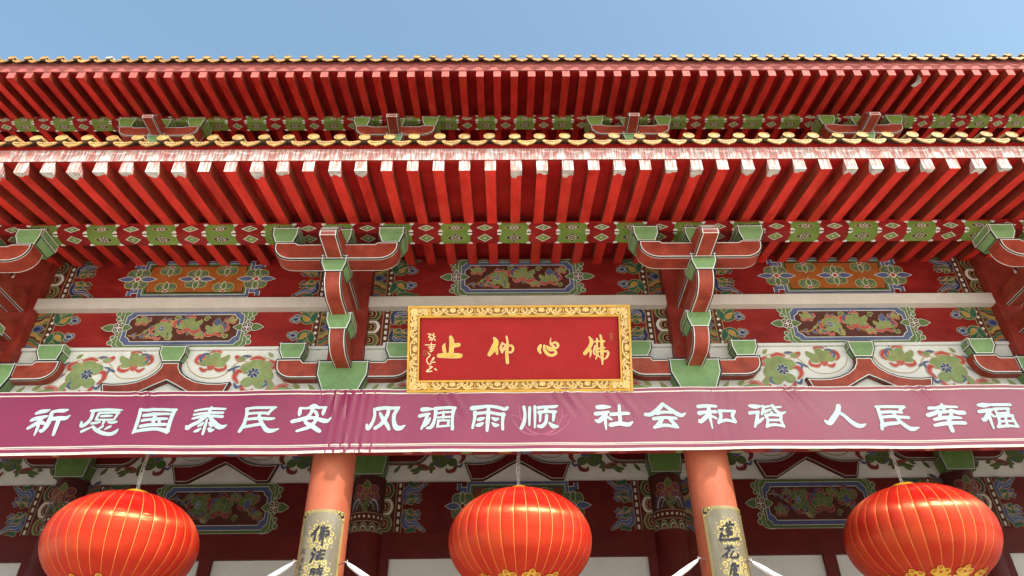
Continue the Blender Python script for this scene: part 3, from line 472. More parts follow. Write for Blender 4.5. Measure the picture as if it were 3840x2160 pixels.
def end_wave(p, s):
    """beam end: wave stripes with a lotus bud, a dotted strip and palmettes"""
    p.poly([(s*2.02, -0.31), (s*1.835, -0.31), (s*1.835, 0.31), (s*2.02, 0.31)], 'brown_field')
    cols = ['green_band', 'gold_paint', 'brown_field', 'green_deep', 'ochre', 'blue_band']
    for t in (-1, 1):
        for i, c in enumerate(cols):
            v = 0.06+i*0.047
            p.line([(s*2.01, t*(v-0.03), 0.034), (s*1.94, t*(v-0.015), 0.034), (s*1.90, t*(v+0.03), 0.034), (s*1.84, t*(v+0.045), 0.03)], c, out='tan_line', ow=0.004, cap=False)
    p.poly(leaf(s*2.01, 0, -s*0.16, 0.06, 0), 'blue_band', 'tan_line', 0.006); p.poly(leaf(s*2.0, 0, -s*0.10, 0.03, 0), 'navy')
    p.poly([(s*1.835, -0.31), (s*1.725, -0.31), (s*1.725, 0.31), (s*1.835, 0.31)], 'tan_line')
    p.poly([(s*1.826, -0.31), (s*1.734, -0.31), (s*1.734, 0.31), (s*1.826, 0.31)], 'brown_field')
    for i in range(7): p.dot(s*1.78, -0.27+0.09*i, 0.020, 'white_line')
    for t in (-1, 1):
        bx, by = 1.70, 0.06
        for a, L, W, c in ((80, 0.24, 0.05, 'green_band'), (55, 0.26, 0.055, 'green_deep'), (108, 0.22, 0.045, 'green_deep'), (32, 0.22, 0.05, 'green_deep')):
            aa = R(180-a) if s > 0 else R(a)
            p.poly(leaf(s*bx, t*by, L, W, aa*t), c, 'tan_line', 0.008)
        p.line([(s*1.66, t*0.29, 0.03), (s*1.56, t*0.265, 0.05), (s*1.47, t*0.285, 0.035), (s*1.38, t*0.30, 0.014)], 'green_deep', out='tan_line', ow=0.007)
        p.poly(leaf(s*1.665, t*0.09, 0.13, 0.035, (R(130) if s > 0 else R(50))*t), 'gold_paint', 'tan_line', 0.006)
        for x, y, r in ((1.50, 0.16, 0.042), (1.455, 0.12, 0.042), (1.51, 0.10, 0.036)): p.dot(s*x, t*y, r, 'blue_band', 'tan_line', 0.009)
        p.poly(leaf(s*1.53, t*0.125, 0.09, 0.03, math.pi if s > 0 else 0), 'navy', 'white_line', 0.005)

def lotus_frieze(p, seed=1):
    rnd = random.Random(seed)
    for s in (-1, 1):
        P_ = lambda l: [(-s*a, b, w_) for a, b, w_ in l]
        p.line(P_([(-1.66, -0.21, 0.014), (-1.47, -0.10, 0.014), (-1.40, 0.08, 0.014), (-1.28, 0.21, 0.014), (-1.10, 0.265, 0.014), (-0.93, 0.24, 0.014), (-0.80, 0.15, 0.014), (-0.72, 0.03, 0.013), (-0.60, -0.04, 0.013), (-0.40, -0.03, 0.013), (-0.24, 0.07, 0.012), (-0.17, 0.20, 0.012)]), 'tan_line')
        p.line(P_([(-1.38, 0.02, 0.012), (-1.24, 0.19, 0.012), (-1.08, 0.17, 0.012), (-0.9, 0.20, 0.012)]), 'tan_line')
        for a, b, w_, h_, an, c in ((-1.28, 0.255, 0.10, 0.025, 0.8, 'green_leaf'), (-1.00, 0.27, 0.13, 0.020, 0.05, 'blue_band'), (-1.50, -0.08, 0.20, 0.022, 0.65, 'blue_band'), (-1.70, -0.20, 0.12, 0.026, 0.55, 'green_leaf'), (-1.66, -0.24, 0.14, 0.024, 0.1, 'green_leaf'), (-0.72, 0.05, 0.10, 0.018, 2.6, 'blue_band'), (-1.90, -0.27, 0.16, 0.028, 0.9, 'green_leaf'), (-1.62, -0.29, 0.13, 0.022, 0.3, 'green_leaf')):
            p.poly([(-s*x, y) for x, y in leaf(a, b, w_, h_, an)], c, 'tan_line', 0.003)
        # bud, curl, half-open bud
        p.poly(ell(-s*-1.45, -0.185, 0.105, 0.052, s*0.25), 'pink'); p.poly(ell(-s*-1.47, -0.19, 0.055, 0.032, s*0.2), 'flower_red'); p.poly(ell(-s*-1.52, -0.215, 0.11, 0.030, s*-0.1), 'green_leaf')
        p.line(P_([(-1.40, 0.10, 0.05), (-1.36, 0.17, 0.055), (-1.30, 0.185, 0.035), (-1.29, 0.13, 0.02)]), 'pink'); p.line(P_([(-1.42, 0.12, 0.03), (-1.40, 0.17, 0.035), (-1.35, 0.20, 0.02)]), 'blue_band')
        p.poly(ell(-s*-0.84, 0.235, 0.075, 0.042, s*-0.6), 'pink'); p.poly(ell(-s*-0.82, 0.255, 0.045, 0.022, s*-0.6), 'flower_red'); p.poly([(-s*x, y) for x, y in leaf(-0.93, 0.22, 0.12, 0.035, 0.2)], 'green_leaf')
        lotus(p, s*0.50, 0.165, 0.212, s)
        peony(p, s*1.09, 0.0, 0.26, s)

def facade(cx, Y, cz): return lambda u, v, h: (cx+u, Y-h, cz+v)

# ------------------------------------------------------------------ the hall
B = 4.5
hall = thing('temple_hall', (0, 8.489, 0), label='red temple hall with two eaves, green bracket blocks and painted beams', category='temple')
DY, DZ = 2.667, 4.912            # the second storey stands this far back and up
# ---- eaves: roof slab, fascia, rafters, tiles
SL = 0.188
def rafter_mesh(width, h, length, end, patch=None, rnd=None):
    b = MB(); w2 = width/2
    def P(x, d, z): return (x, d, d*SL+z)
    L = length
    b.face([P(-w2, 0, 0), P(w2, 0, 0), P(w2, 0, h), P(-w2, 0, h)], end)
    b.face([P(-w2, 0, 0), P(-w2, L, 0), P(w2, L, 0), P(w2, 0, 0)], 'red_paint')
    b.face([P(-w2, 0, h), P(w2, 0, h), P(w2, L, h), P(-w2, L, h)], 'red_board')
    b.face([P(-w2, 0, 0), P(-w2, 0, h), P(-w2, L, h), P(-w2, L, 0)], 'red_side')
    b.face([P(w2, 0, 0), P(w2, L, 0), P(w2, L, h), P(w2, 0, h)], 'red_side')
    # worn arrises: thin lighter edge lines along the underside
    for s in (-1, 1):
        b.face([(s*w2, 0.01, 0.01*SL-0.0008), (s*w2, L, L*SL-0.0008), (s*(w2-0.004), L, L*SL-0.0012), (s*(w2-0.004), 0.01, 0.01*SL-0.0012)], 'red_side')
    if patch:
        n = 13; ph = rnd.uniform(0, 6); far = [(w2*0.995*(2*i/(n-1)-1), patch*(0.9+0.22*math.sin(ph+i*0.55)+0.08*math.sin(ph*2+i*1.7))) for i in range(n)]
        b.face([P(-w2, -0.002, -0.002)]+[P(x, d, -0.002) for x, d in far]+[P(w2, -0.002, -0.002)], 'plaster')
        for s in (-1, 1):
            e = far[0 if s < 0 else -1][1]
            b.face([P(s*(w2+0.0015), -0.001, 0), P(s*(w2+0.0015), e, 0), P(s*(w2+0.0015), e*0.5, h*0.55), P(s*(w2+0.0015), -0.001, h*0.8)], end if rnd.random() < 0.6 else 'plaster')
        m = [(x, h*rnd.uniform(0.06, 0.3)) for x, _ in far]
        if rnd.random() < 0.55: b.face([P(-w2, -0.0015, 0)]+[P(w2, -0.0015, 0)]+[P(x, -0.0015, z) for x, z in m[::-1]], 'plaster')
    return b
def round_tile_mesh(length, m='tile_glaze', broken=False):
    b = MB(); r = 0.067; n = 18; T = R(17)
    def D(a, rr, d): # disc plane leaning back at the top
        x, z = rr*math.cos(a), rr*math.sin(a)
        return (x, z*math.sin(T)+d*math.cos(T), z*math.cos(T)-d*math.sin(T))
    A = [2*math.pi*i/n for i in range(n)]
    prof = [(r*0.975, 0.040), (r*0.985, 0.032), (r, 0.002), (r*0.96, -0.002), (r*0.82, -0.002), (r*0.78, 0.004), (r*0.55, 0.004), (r*0.45, -0.001), (r*0.2, -0.002), (0.001, -0.002)]
    if broken: prof = [(q*(0.8+0.12*(i % 2)), d) for i, (q, d) in enumerate(prof)]
    b.grid([[D(a, q, d) for a in A] for q, d in prof], m, True, fn=lambda a, c: 'tile_body' if a < 2 and 8 < c < 18 else m)  # lower rim coloured dark to stand for the shadow under the disc
    for k in range(7):                                        # moulded petals on the end disc
        a = k*2*math.pi/7; b.face([D(a-0.22, r*0.5, -0.0002), D(a, r*0.3, -0.001), D(a+0.22, r*0.5, -0.0002), D(a, r*0.72, 0.001)], m)
    roll = []
    for d in (0.012, 0.30, 0.302, 0.60, 0.602, length):
        q = 0.058 if d in (0.012, 0.302, 0.602) else 0.0545
        roll.append([(q*math.cos(a), d, q*math.sin(a)+(d*0.35)) for a in A])
    b.grid(roll, 'tile_body', True, fn=lambda a, c: 'tile_body' if 9 < c < 17 or a > 3 else m)
    return b
def drip_tile_mesh():
    b = MB(); w2 = 0.122
    top = [(-w2+2*w2*i/10, 0.040*(2*i/10-1)**2-0.004) for i in range(11)]
    low = [(w2, 0.022), (0.098, -0.022), (0.066, -0.058), (0.034, -0.074), (0.014, -0.084), (0, -0.098), (-0.014, -0.084), (-0.034, -0.074), (-0.066, -0.058), (-0.098, -0.022), (-w2, 0.022)]
    T = R(15)
    def P(x, z, d=0): return (x, z*math.sin(T)+d*math.cos(T), z*math.cos(T)-d*math.sin(T))
    A = [P(x, z) for x, z in top[::-1]]+[P(x, z) for x, z in low[::-1]]
    Bk = [P(x, z, 0.016) for x, z in top[::-1]]+[P(x, z, 0.016) for x, z in low[::-1]]
    b.prism(A[::-1], Bk[::-1], 'tile_glaze')
    in1 = [(x*0.72, z*0.55-0.022) for x, z in low]
    for i in range(5): b.face([P(q[0], q[1], -0.0012) for q in ell(-0.06+0.03*i, -0.026-0.014*(1-abs(i-2)/2), 0.011, 0.013, 0, 7)], 'tile_body')
    rows = [[(x, 0.02+d, z*0.9+0.01+d*0.35) for x, z in top] for d in (0.0, 0.4, 4.8)]
    b.grid(rows, 'tile_body', fn=lambda a, c: 'tile_body')
    return b
def eave(dy, dz, rs, ro, rw, ts, to, half, end, fascia, name_label, patches):
    Y0, Z0 = 6.063+dy, 7.458+dz
    roof = MB(); Lr = 2.75
    zt = Z0+0.162
    # soffit boards with their slab above
    def S(y): return zt+(y-Y0)*SL
    nb = int(2*half/0.6)
    for i in range(nb):
        x0 = -half+i*2*half/nb; x1 = x0+2*half/nb
        roof.face([(x0, Y0+0.02, S(Y0+0.02)), (x0, Y0+Lr, S(Y0+Lr)), (x1, Y0+Lr, S(Y0+Lr)), (x1, Y0+0.02, S(Y0+0.02))], 'red_board')
    top0, top1 = Z0+0.40, Z0+0.40+5.2*0.36
    for m_, pts in (('tile_body', [(-half, Y0+0.011, top0+0.034), (half, Y0+0.011, top0+0.034), (half, Y0+5.2, top1), (-half, Y0+5.2, top1)]),
                    ('red_side', [(-half, Y0+Lr, S(Y0+Lr)), (-half, Y0+5.2, top1-0.1), (half, Y0+5.2, top1-0.1), (half, Y0+Lr, S(Y0+Lr))])): roof.face(pts, m_)
    for s in (-1, 1): roof.face([(s*half, Y0, S(Y0)), (s*half, Y0+Lr, S(Y0+Lr)), (s*half, Y0+5.2, top1), (s*half, Y0, top0)], 'red_side')
    roof.box(-half, half, Y0+0.012, Y0+0.06, Z0+0.334, Z0+0.432, 'red_board' if fascia == 'peeling' else 'faded_red')
    ro_ = roof.build('roof', hall, (0, Y0, Z0), label=name_label)
    fb = MB(); n = int(2*half/0.3)
    for i in range(n):
        x0 = -half+i*2*half/n; x1 = x0+2*half/n
        fb.face([(x0, Y0-0.012, Z0+0.158), (x1, Y0-0.012, Z0+0.158), (x1, Y0-0.008, Z0+0.338), (x0, Y0-0.008, Z0+0.338)], fascia)
    fb.face([(-half, Y0-0.012, Z0+0.158), (-half, Y0+0.02, Z0+0.163), (half, Y0+0.02, Z0+0.163), (half, Y0-0.012, Z0+0.158)], 'red_side' if fascia == 'peeling' else fascia)
    fb.face([(-half, Y0-0.008, Z0+0.338), (half, Y0-0.008, Z0+0.338), (half, Y0+0.012, Z0+0.342), (-half, Y0+0.012, Z0+0.342)], fascia)
    fb.build('fascia', ro_, (0, Y0, Z0+0.2), label='peeling white and pink fascia board' if fascia == 'peeling' else 'faded pink fascia board')
    rnd = random.Random(5)
    protos = []
    for k in range(9 if patches else 1):
        patch = None if (not patches or k % 3 == 0) else rnd.uniform(0.05, 0.15)
        protos.append(rafter_mesh(rw, 0.162, Lr-0.1, end, patch, rnd))
    objs = [None]*len(protos); N = int((half-0.1)/rs); order = random.Random(11)
    for i in range(-N, N+1):
        x = ro+i*rs
        if abs(x) > half-0.1: continue
        k = order.randrange(len(protos))
        if objs[k] is None:
            b = protos[k]; b.v = [(a+x, c+Y0, d+Z0) for a, c, d in b.v]
            objs[k] = b.build('rafter', ro_, (x, Y0, Z0))
        else: copy_part(objs[k], ro_, (x, Y0, Z0))
    b = round_tile_mesh(4.9); rt = None; zc = Z0+0.446; yc = Y0-0.100; jit = random.Random(3)
    dt = None; N = int((half-0.1)/ts)
    for i in range(-N, N+1):
        x = to+i*ts+jit.uniform(-0.006, 0.006); z = zc+jit.uniform(-0.005, 0.006)
        if rt is None:
            b.v = [(p+x, q+yc, r_+z) for p, q, r_ in b.v]; rt = b.build('round_tile', ro_, (x, yc, z), True)
        elif dz > 1 and i == -25:
            bb = round_tile_mesh(4.9, 'tile_broken', True); bb.v = [(p+x, q+yc, r_+z) for p, q, r_ in bb.v]
            bb.build('round_tile', ro_, (x, yc, z), label='broken grey round tile')
        else:
            c = copy_part(rt, ro_, (x, yc, z)); c.rotation_euler = (jit.uniform(-0.06, 0.05), 0, jit.uniform(-0.05, 0.05))
        x2 = to+(i+0.5)*ts+jit.uniform(-0.006, 0.006); z2 = Z0+0.374+jit.uniform(-0.004, 0.004); y2 = Y0-0.100
        if dt is None:
            d = drip_tile_mesh(); d.v = [(p+x2, q+y2, r_+z2) for p, q, r_ in d.v]; dt = d.build('drip_tile', ro_, (x2, y2, z2))
        else:
            c = copy_part(dt, ro_, (x2, y2, z2)); c.rotation_euler = (jit.uniform(-0.05, 0.05), jit.uniform(-0.03, 0.03), jit.uniform(-0.05, 0.05))
    return ro_
roof_low = eave(0, 0, 0.2943, -0.041, 0.127, 0.289, -0.055, 8.6, 'peeling', 'peeling', 'lower eave with peeling white fascia and rafter ends', True)
roof_up = eave(DY, DZ, 0.3133, 0.022, 0.136, 0.2952, 0.01, 11.6, 'faded_red', 'faded_red', 'upper eave with faded pink fascia against the sky', False)
# chipped plaster on one upper rafter, seen pale against the red
ch = MB(); cx_ = 0.022+24*0.3133
ch.face([(cx_-0.16, 8.98+0.02, 12.415), (cx_-0.07, 8.80, 12.381), (cx_-0.045, 8.84, 12.388), (cx_-0.0, 8.93, 12.405), (cx_-0.068, 9.06, 12.43)], 'plaster')
ch.face([(cx_-0.07, 8.80, 12.381), (cx_-0.0705, 8.82, 12.50), (cx_-0.0705, 8.98, 12.47), (cx_-0.0705, 9.06, 12.43)], 'plaster')
ch.v = [(a, b_, c_-0.004) for a, b_, c_ in ch.v]; ch.build('plaster_chip', roof_up, (cx_, 8.9, 12.4), label='pale broken plaster on a rafter')

# ---- painted purlins
def purlin(dy, dz, half, phase, green_odd, lab):
    b = MB(); y0, y1, z0, z1 = 7.267+dy, 7.493+dy, 7.5415+dz, 7.690+dz
    k0 = int(math.floor((-half-phase)/0.3745)); k1 = int(math.ceil((half-phase)/0.3745)); n = 0
    front = lambda cx: (lambda u, v, h: (cx+u, y0-h, z0+(z1-z0)*0.5+v))
    under = lambda cx: (lambda u, v, h: (cx+u, y0+(y1-y0)*0.5-v, z0-h))
    for k in range(k0, k1):
        xa, xb = phase+k*0.3745, phase+(k+1)*0.3745; gm = 'green_purlin' if (k % 2 == 0) == green_odd else 'red_panel'
        b.face([(xa, y0, z0), (xb, y0, z0), (xb, y0, z1), (xa, y0, z1)], gm)
        b.face([(xa, y0, z0), (xa, y1, z0), (xb, y1, z0), (xb, y0, z0)], gm)
        b.face([(xa, y1, z0), (xa, y1, z1), (xb, y1, z1), (xb, y1, z0)], gm)
        cx = (xa+xb)/2
        for fn, hv, yl in ((front(cx), 0.05, 0), (under(cx), 0.085, 0)):
            p = Paint(b, fn)
            if gm == 'red_panel':
                p.poly([(-0.085, 0), (0, -hv*0.8), (0.085, 0), (0, hv*0.8)], 'green_purlin', 'white_line', 0.008)
                p.dot(0, 0, 0.016, 'white_line'); p.dot(0, 0, 0.009, 'black_line')
            else:
                for s in (-1, 1):
                    p.poly(leaf(s*0.02, 0, s*0.085, hv*0.36, 0), 'black_line', 'tan_line', 0.007)
                    p.poly(ell(0, s*hv*0.45, 0.034, hv*0.42), 'black_line', 'tan_line', 0.007)
                for s in (-1, 1):
                    p.line([(s*0.03, -hv*0.25, 0.008), (s*0.055, 0, 0.008), (s*0.03, hv*0.25, 0.008)], 'white_line')
                    p.line([(-0.02, s*hv*0.62, 0.008), (0, s*hv*0.35, 0.008), (0.02, s*hv*0.62, 0.008)], 'white_line')
                p.dot(0, 0, 0.014, 'tan_line')
        # small white blossoms where the panels meet
        pf, pu = Paint(b, front(xa)), Paint(b, under(xa))
        pf.h(); pf.k = 200; pu.k = 200
        for pp, v in ((pf, (z1-z0)*0.42), (pf, -(z1-z0)*0.42), (pu, (y1-y0)*0.42), (pu, -(y1-y0)*0.42)):
            sg = 1 if v > 0 else -1
            pp.dot(0, v, 0.026, 'black_line', n=8); pp.dot(-0.013, v, 0.017, 'white_line', n=7); pp.dot(0.013, v, 0.017, 'white_line', n=7); pp.dot(0, v-sg*0.012, 0.017, 'white_line', n=7)
            for q in (-0.007, 0, 0.007): pp.line([(q, v-0.004, 0.002), (q*1.6, v+0.008, 0.002)], 'black_line', n=1, cap=False)
    b.box(-half, half, y0+0.002, y1-0.002, z1-0.002, z1+0.03, 'red_board')
    b.build('painted_purlin', hall, (0, y0, z0), label=lab)
purlin(0, 0, 8.5, 0.131, False, 'green and red purlin under the lower eave')
purlin(DY-0.03, 4.951, 11.5, 0.046, True, 'green and red purlin under the upper eave')

# ---- bracket sets
def block(b, cx, y0, y1, z0, z1, wt, wb, m='green_block', fr=0.5, setb=0.03, bw=0.014):
    zm = z0+(z1-z0)*fr; a, c = wt/2, wb/2
    F = [(cx-c, y0+setb, z0), (cx+c, y0+setb, z0), (cx+a, y0, zm), (cx+a, y0, z1), (cx-a, y0, z1), (cx-a, y0, zm)]
    low = [(cx-c, y0+setb, z0), (cx+c, y0+setb, z0), (cx+a, y0, zm), (cx-a, y0, zm)]
    upp = [(cx-a, y0, zm), (cx+a, y0, zm), (cx+a, y0, z1), (cx-a, y0, z1)]
    b.face(low, m); b.face(upp, m)
    # outline follows both facets of the front
    def edge(p, q, inw, d0, d1, mm, off):
        p, q, inw = Vector(p), Vector(q), Vector(inw); o = Vector((0, -off, 0)); u = (q-p).normalized()
        b.face([p+inw*d0+o, q+inw*d0+o, q+inw*d1+o, p+inw*d1+o], mm)
    for d0, d1, mm, off in ((-0.002, bw, 'black_line', 0.0016), (bw, bw+0.009, 'white_line', 0.0022)):
        edge((cx-c, y0+setb, z0), (cx+c, y0+setb, z0), (0, -0.2, 1), d0, d1, mm, off); edge((cx-a, y0, z1), (cx+a, y0, z1), (0, 0, -1), d0, d1, mm, off)
        edge((cx-a, y0, zm), (cx-a, y0, z1), (1, 0, 0), d0, d1, mm, off); edge((cx+a, y0, zm), (cx+a, y0, z1), (-1, 0, 0), d0, d1, mm, off)
        edge((cx-c, y0+setb, z0), (cx-a, y0, zm), (0.95, 0, 0.3), d0, d1, mm, off); edge((cx+c, y0+setb, z0), (cx+a, y0, zm), (-0.95, 0, 0.3), d0, d1, mm, off)
    Bk = [(p[0], y1-(setb if i < 2 else 0), p[2]) for i, p in enumerate(F)]
    b.face(Bk[::-1], m)
    for i in range(6):
        j = (i+1) % 6; q = [F[i], Bk[i], Bk[j], F[j]]
        b.face(q, m)
        if i in (1, 2, 5, 4): 
            if i in (1, 2, 4, 5): b.ring(q, 0.0, 0.012, 'black_line' if i in (1, 5) else 'white_line', 0.0015)
def profile_arm(b, cx, wd, prof, nvis, m='red_arm', msh=None):
    """arm cut from a side profile (y, z); the first nvis edges are the face and underside that show"""
    x0, x1 = cx-wd/2, cx+wd/2
    A = [(x0, y, z) for y, z in prof]; C = [(x1, y, z) for y, z in prof]
    b.face(A[::-1], m); b.face(C, m)
    n = len(prof)
    for i in range(n):
        j = (i+1) % n; b.face([A[i], A[j], C[j], C[i]], m)
        if i < nvis:
            p0, p1 = Vector(A[i]), Vector(A[j]); t = (p1-p0).normalized(); nm = Vector((1, 0, 0)).cross(t); nm = nm if nm.y < 0 or nm.z < 0 else -nm
            for d0, d1, mm, off in ((0, 0.013, 'black_line', 0.0015), (0.013, 0.022, 'white_line', 0.002)):
                for s, xx in ((1, x0), (-1, x1)):
                    b.face([(xx+s*d0, p0.y+nm.y*off, p0.z+nm.z*off), (xx+s*d1, p0.y+nm.y*off, p0.z+nm.z*off), (xx+s*d1, p1.y+nm.y*off, p1.z+nm.z*off), (xx+s*d0, p1.y+nm.y*off, p1.z+nm.z*off)], mm)
    for s, xx in ((-1, x0), (1, x1)):
        q = [(y, z) for y, z in prof]
        for d0, d1, mm, off in ((0, 0.012, 'black_line', 0.0015), (0.012, 0.021, 'white_line', 0.002)):
            a, c = inset2(q, d0), inset2(q, d1)
            for i in range(nvis):
                j = (i+1) % n
                b.face([(xx+s*off, a[i][0], a[i][1]), (xx+s*off, a[j][0], a[j][1]), (xx+s*off, c[j][0], c[j][1]), (xx+s*off, c[i][0], c[i][1])], mm)
def arm_prof(yf, yb, z0, z1, r):
    P_ = [(yf, z1)]
    for i in range(9):
        t = i/8*math.pi/2
        P_.append((yf+r*1.25*(1-math.cos(t)), z0+r-r*math.sin(t)))
    P_ += [(yb, z0), (yb, z1)]
    return P_
def cross_arm(b, cx, y0, y1, z0, z1, hl, sh, shz, r, m='red_arm'):
    pts = []
    for i in range(9):
        t = i/8*math.pi/2; pts.append((cx-hl+r*1.15*(1-math.cos(t)), z0+r-r*math.sin(t)))
    for i in range(9):
        t = math.pi/2-i/8*math.pi/2; pts.append((cx+hl-r*1.15*(1-math.cos(t)), z0+r-r*math.sin(t)))
    pts += [(cx+hl, shz), (cx+sh, shz), (cx+sh-0.03, z1), (cx-sh+0.03, z1), (cx-sh, shz), (cx-hl, shz)]
    F = [(x, y0, z) for x, z in pts]; K = [(x, y1, z) for x, z in pts]; n = len(pts)
    b.face(F, m); b.face(K[::-1], m)
    b.ring(F, 0, 0.016, 'black_line', 0.0015); b.ring(F, 0.016, 0.026, 'white_line', 0.0022)
    for i in range(n):
        j = (i+1) % n; b.face([F[i], K[i], K[j], F[j]], m)
        if i < 18:
            a, c, d, e = [Vector(v) for v in (F[i], F[j], K[j], K[i])]; nm = Vector((-(c.z-a.z), 0, c.x-a.x)).normalized()*-1
            for y_a, y_b, mm in ((0.0, 0.004, 'black_line'), (0.006, 0.014, 'white_line'), (y1-y0-0.010, y1-y0-0.001, 'white_line')):
                o = nm*0.0015
                b.face([(a.x+o.x, y0+y_a, a.z+o.z), (c.x+o.x, y0+y_a, c.z+o.z), (c.x+o.x, y0+y_b, c.z+o.z), (a.x+o.x, y0+y_b, a.z+o.z)], mm)
def bracket_set(cx, full=True, dy=0.0, dz=0.0):
    o = lambda z=6.0: (cx, 8.277+dy, z+dz)
    def sh(b):
        b.v = [(x, y+dy, z+dz) for x, y, z in b.v]; return b
    b = MB()
    if full: block(b, cx, 8.277, 8.74, 5.80, 6.266, 0.667, 0.455, fr=0.57, setb=0.0, bw=0.02)
    else: b.box(cx-0.1, cx+0.1, 8.20, 8.5, 6.3, 6.9, 'red_arm')
    root = sh(b).build('bracket_set', hall, o())
    if full:
        b = MB(); profile_arm(b, cx, 0.215, arm_prof(7.75, 8.60, 6.15, 6.41, 0.22), 10); sh(b).build('projecting_arm', root, o(6.3))
        b = MB(); block(b, cx, 7.73, 8.06, 6.41, 6.65, 0.325, 0.225); sh(b).build('bearing_block', root, o(6.5))
        b = MB(); cross_arm(b, cx, 8.29, 8.435, 6.015, 6.257, 0.87, 0.55, 6.300, 0.20); sh(b).build('wall_arm', root, o(6.1))
        for s in (-1, 1):
            b = MB(); block(b, cx+s*0.69, 8.275, 8.50, 6.302, 6.537, 0.345, 0.235); sh(b).build('bearing_block', root, o(6.4))
    b = MB(); profile_arm(b, cx, 0.215, arm_prof(7.17, 8.45, 6.61, 6.86, 0.22), 10); sh(b).build('projecting_arm', root, o(6.7))
    b = MB(); block(b, cx, 7.14, 7.46, 6.86, 7.10, 0.325, 0.225); sh(b).build('bearing_block', root, o(6.9))
    b = MB(); profile_arm(b, cx, 0.215, [(6.80, 7.25), (6.715, 7.135), (6.715, 7.05), (8.45, 7.05), (8.45, 7.30), (7.14, 7.31)], 3)
    b.face([(cx-0.09, 6.7135, 7.075), (cx+0.09, 6.7135, 7.075), (cx+0.09, 6.7135, 7.118), (cx-0.09, 6.7135, 7.118)], 'faded_red')
    b.ring([(cx-0.1075, 6.715, 7.05), (cx+0.1075, 6.715, 7.05), (cx+0.1075, 6.715, 7.135), (cx-0.1075, 6.715, 7.135)], 0.010, 0.018, 'white_line', 0.003)
    if full: b.face([(cx-0.1, 6.7985, 7.253), (cx-0.1, 6.722, 7.15), (cx+0.1, 6.722, 7.15), (cx+0.1, 6.7985, 7.253)], 'plaster')
    sh(b).build('nose_beam', root, o(7.1))
    b = MB(); cross_arm(b, cx, 7.14, 7.373, 7.023, 7.27, 0.765, 0.50, 7.296, 0.21); sh(b).build('cross_arm', root, o(7.1))
    for s in (-1, 0, 1):
        b = MB(); block(b, cx+s*0.659, 7.135 if s else 7.18, 7.49, 7.297, 7.532 if s else 7.545, 0.33, 0.23, 'green_purlin' if not full else 'green_block'); sh(b).build('bearing_block', root, o(7.4))
    return root
bs = bracket_set(-2.25)
for x in (-6.75, 2.25, 6.75): copy_tree(bs, hall, (x+2.25, 0, 0))
bu = bracket_set(-2.25, False, 2.637, 4.951)
for x in (-6.75, 2.25, 6.75): copy_tree(bu, hall, (x+2.25, 0, 0))
# ---- front wall above the lintel
def part(name, b, at, **kw): return b.build(name, hall, at, **kw)
LX = 8.5
b = MB(); b.box(-LX, LX, 8.20, 8.50, 5.062, 5.742, 'red_panel')
p = Paint(b, lambda u, v, h: (u, 8.35-v, 5.062-h))
rnd = random.Random(8)
for i in range(60): p.poly(ell(-7+i*0.235, rnd.uniform(-0.12, 0.12), rnd.uniform(0.05, 0.1), 0.04), rnd.choice(['pink', 'green_leaf', 'gold_paint', 'blue_band', 'flower_red']))
part('lintel_beam', b, (0, 8.4, 5.4))
b = MB()
b.box(-LX, LX, 8.50, 8.62, 5.745, 8.3, 'red_board')
part('wall', b, (0, 8.5, 7), label='dark red wall behind the painted panels')
for c in (-9, -4.5, 0, 4.5, 9):
    seen = True
    b = MB(); b.box(c-2.03, c+2.03, 8.44, 8.497, 5.745, 6.51, 'white_wall'); b.box(c-2.03, c+2.03, 8.405, 8.497, 6.512, 6.552, 'white_wall')
    if seen: lotus_frieze(Paint(b, facade(c, 8.44, 6.15)), 4)
    fr = part('frieze_panel', b, (c, 8.44, 6.2))
    if seen:
        half = [(0.115, 0.275), (0.125, 0.20), (0.17, 0.125), (0.26, 0.055), (0.38, 0.0), (0.52, -0.028), (0.68, -0.033), (0.82, -0.018), (0.70, -0.165)]
        inner = [(0.70, -0.165)]
        half = half[:-1]+[(0.735, -0.27), (0.50, -0.27), (0.30, -0.165), (0.12, -0.062), (0, 0)]
        out = [(x, z) for x, z in half]+[(-x, z) for x, z in half[::-1][1:]]
        z0 = 6.035; bb = MB(); F = [(c+x, 8.375, z0+z) for x, z in out][::-1]; K = [(x, 8.439, z) for x, y, z in F]
        bb.face(F, 'red_arm'); bb.ring(F, 0, 0.015, 'black_line', 0.0015); bb.ring(F, 0.015, 0.024, 'white_line', 0.0022)
        for i in range(len(F)):
            j = (i+1) % len(F); bb.face([F[i], K[i], K[j], F[j]], 'red_arm' if i % 2 else 'red_arm')
            bb.ring([F[i], K[i], K[j], F[j]], 0, 0.008, 'black_line', 0.0012)
        bb.build('herringbone_strut', fr, (c, 8.4, 6.0))
        bb = MB(); block(bb, c, 8.33, 8.46, 6.302, 6.537, 0.345, 0.235); bb.build('bearing_block', fr, (c, 8.35, 6.4))
    b = MB(); b.box(c-2.025, c+2.025, 8.313, 8.497, 7.111, 7.275, 'white_band', mb='white_band'); part('white_band', b, (c, 8.32, 7.2), )
    for zz, lo, hi, kind in ((7.664, 7.277, 8.02, 'up'), (6.858, 6.555, 7.109, 'lo')):
        b = MB(); b.box(c-2.03, c+2.03, 8.43, 8.496, lo, hi, 'red_panel')
        if seen:
            pt = Paint(b, facade(c, 8.43, zz))
            if (kind == 'up') == (c != 0):
                for s in (-1, 1): end_lattice(pt, s)
            else:
                for s in (-1, 1): end_wave(pt, s)
            if (kind == 'up') == (c != 0): fret_cartouche(pt)
            else: vine_cartouche(pt, 3, 1)
        part('painted_panel', b, (c, 8.43, zz), label='painted beam panel, %s of its bay' % ('upper' if kind == 'up' else 'lower'))
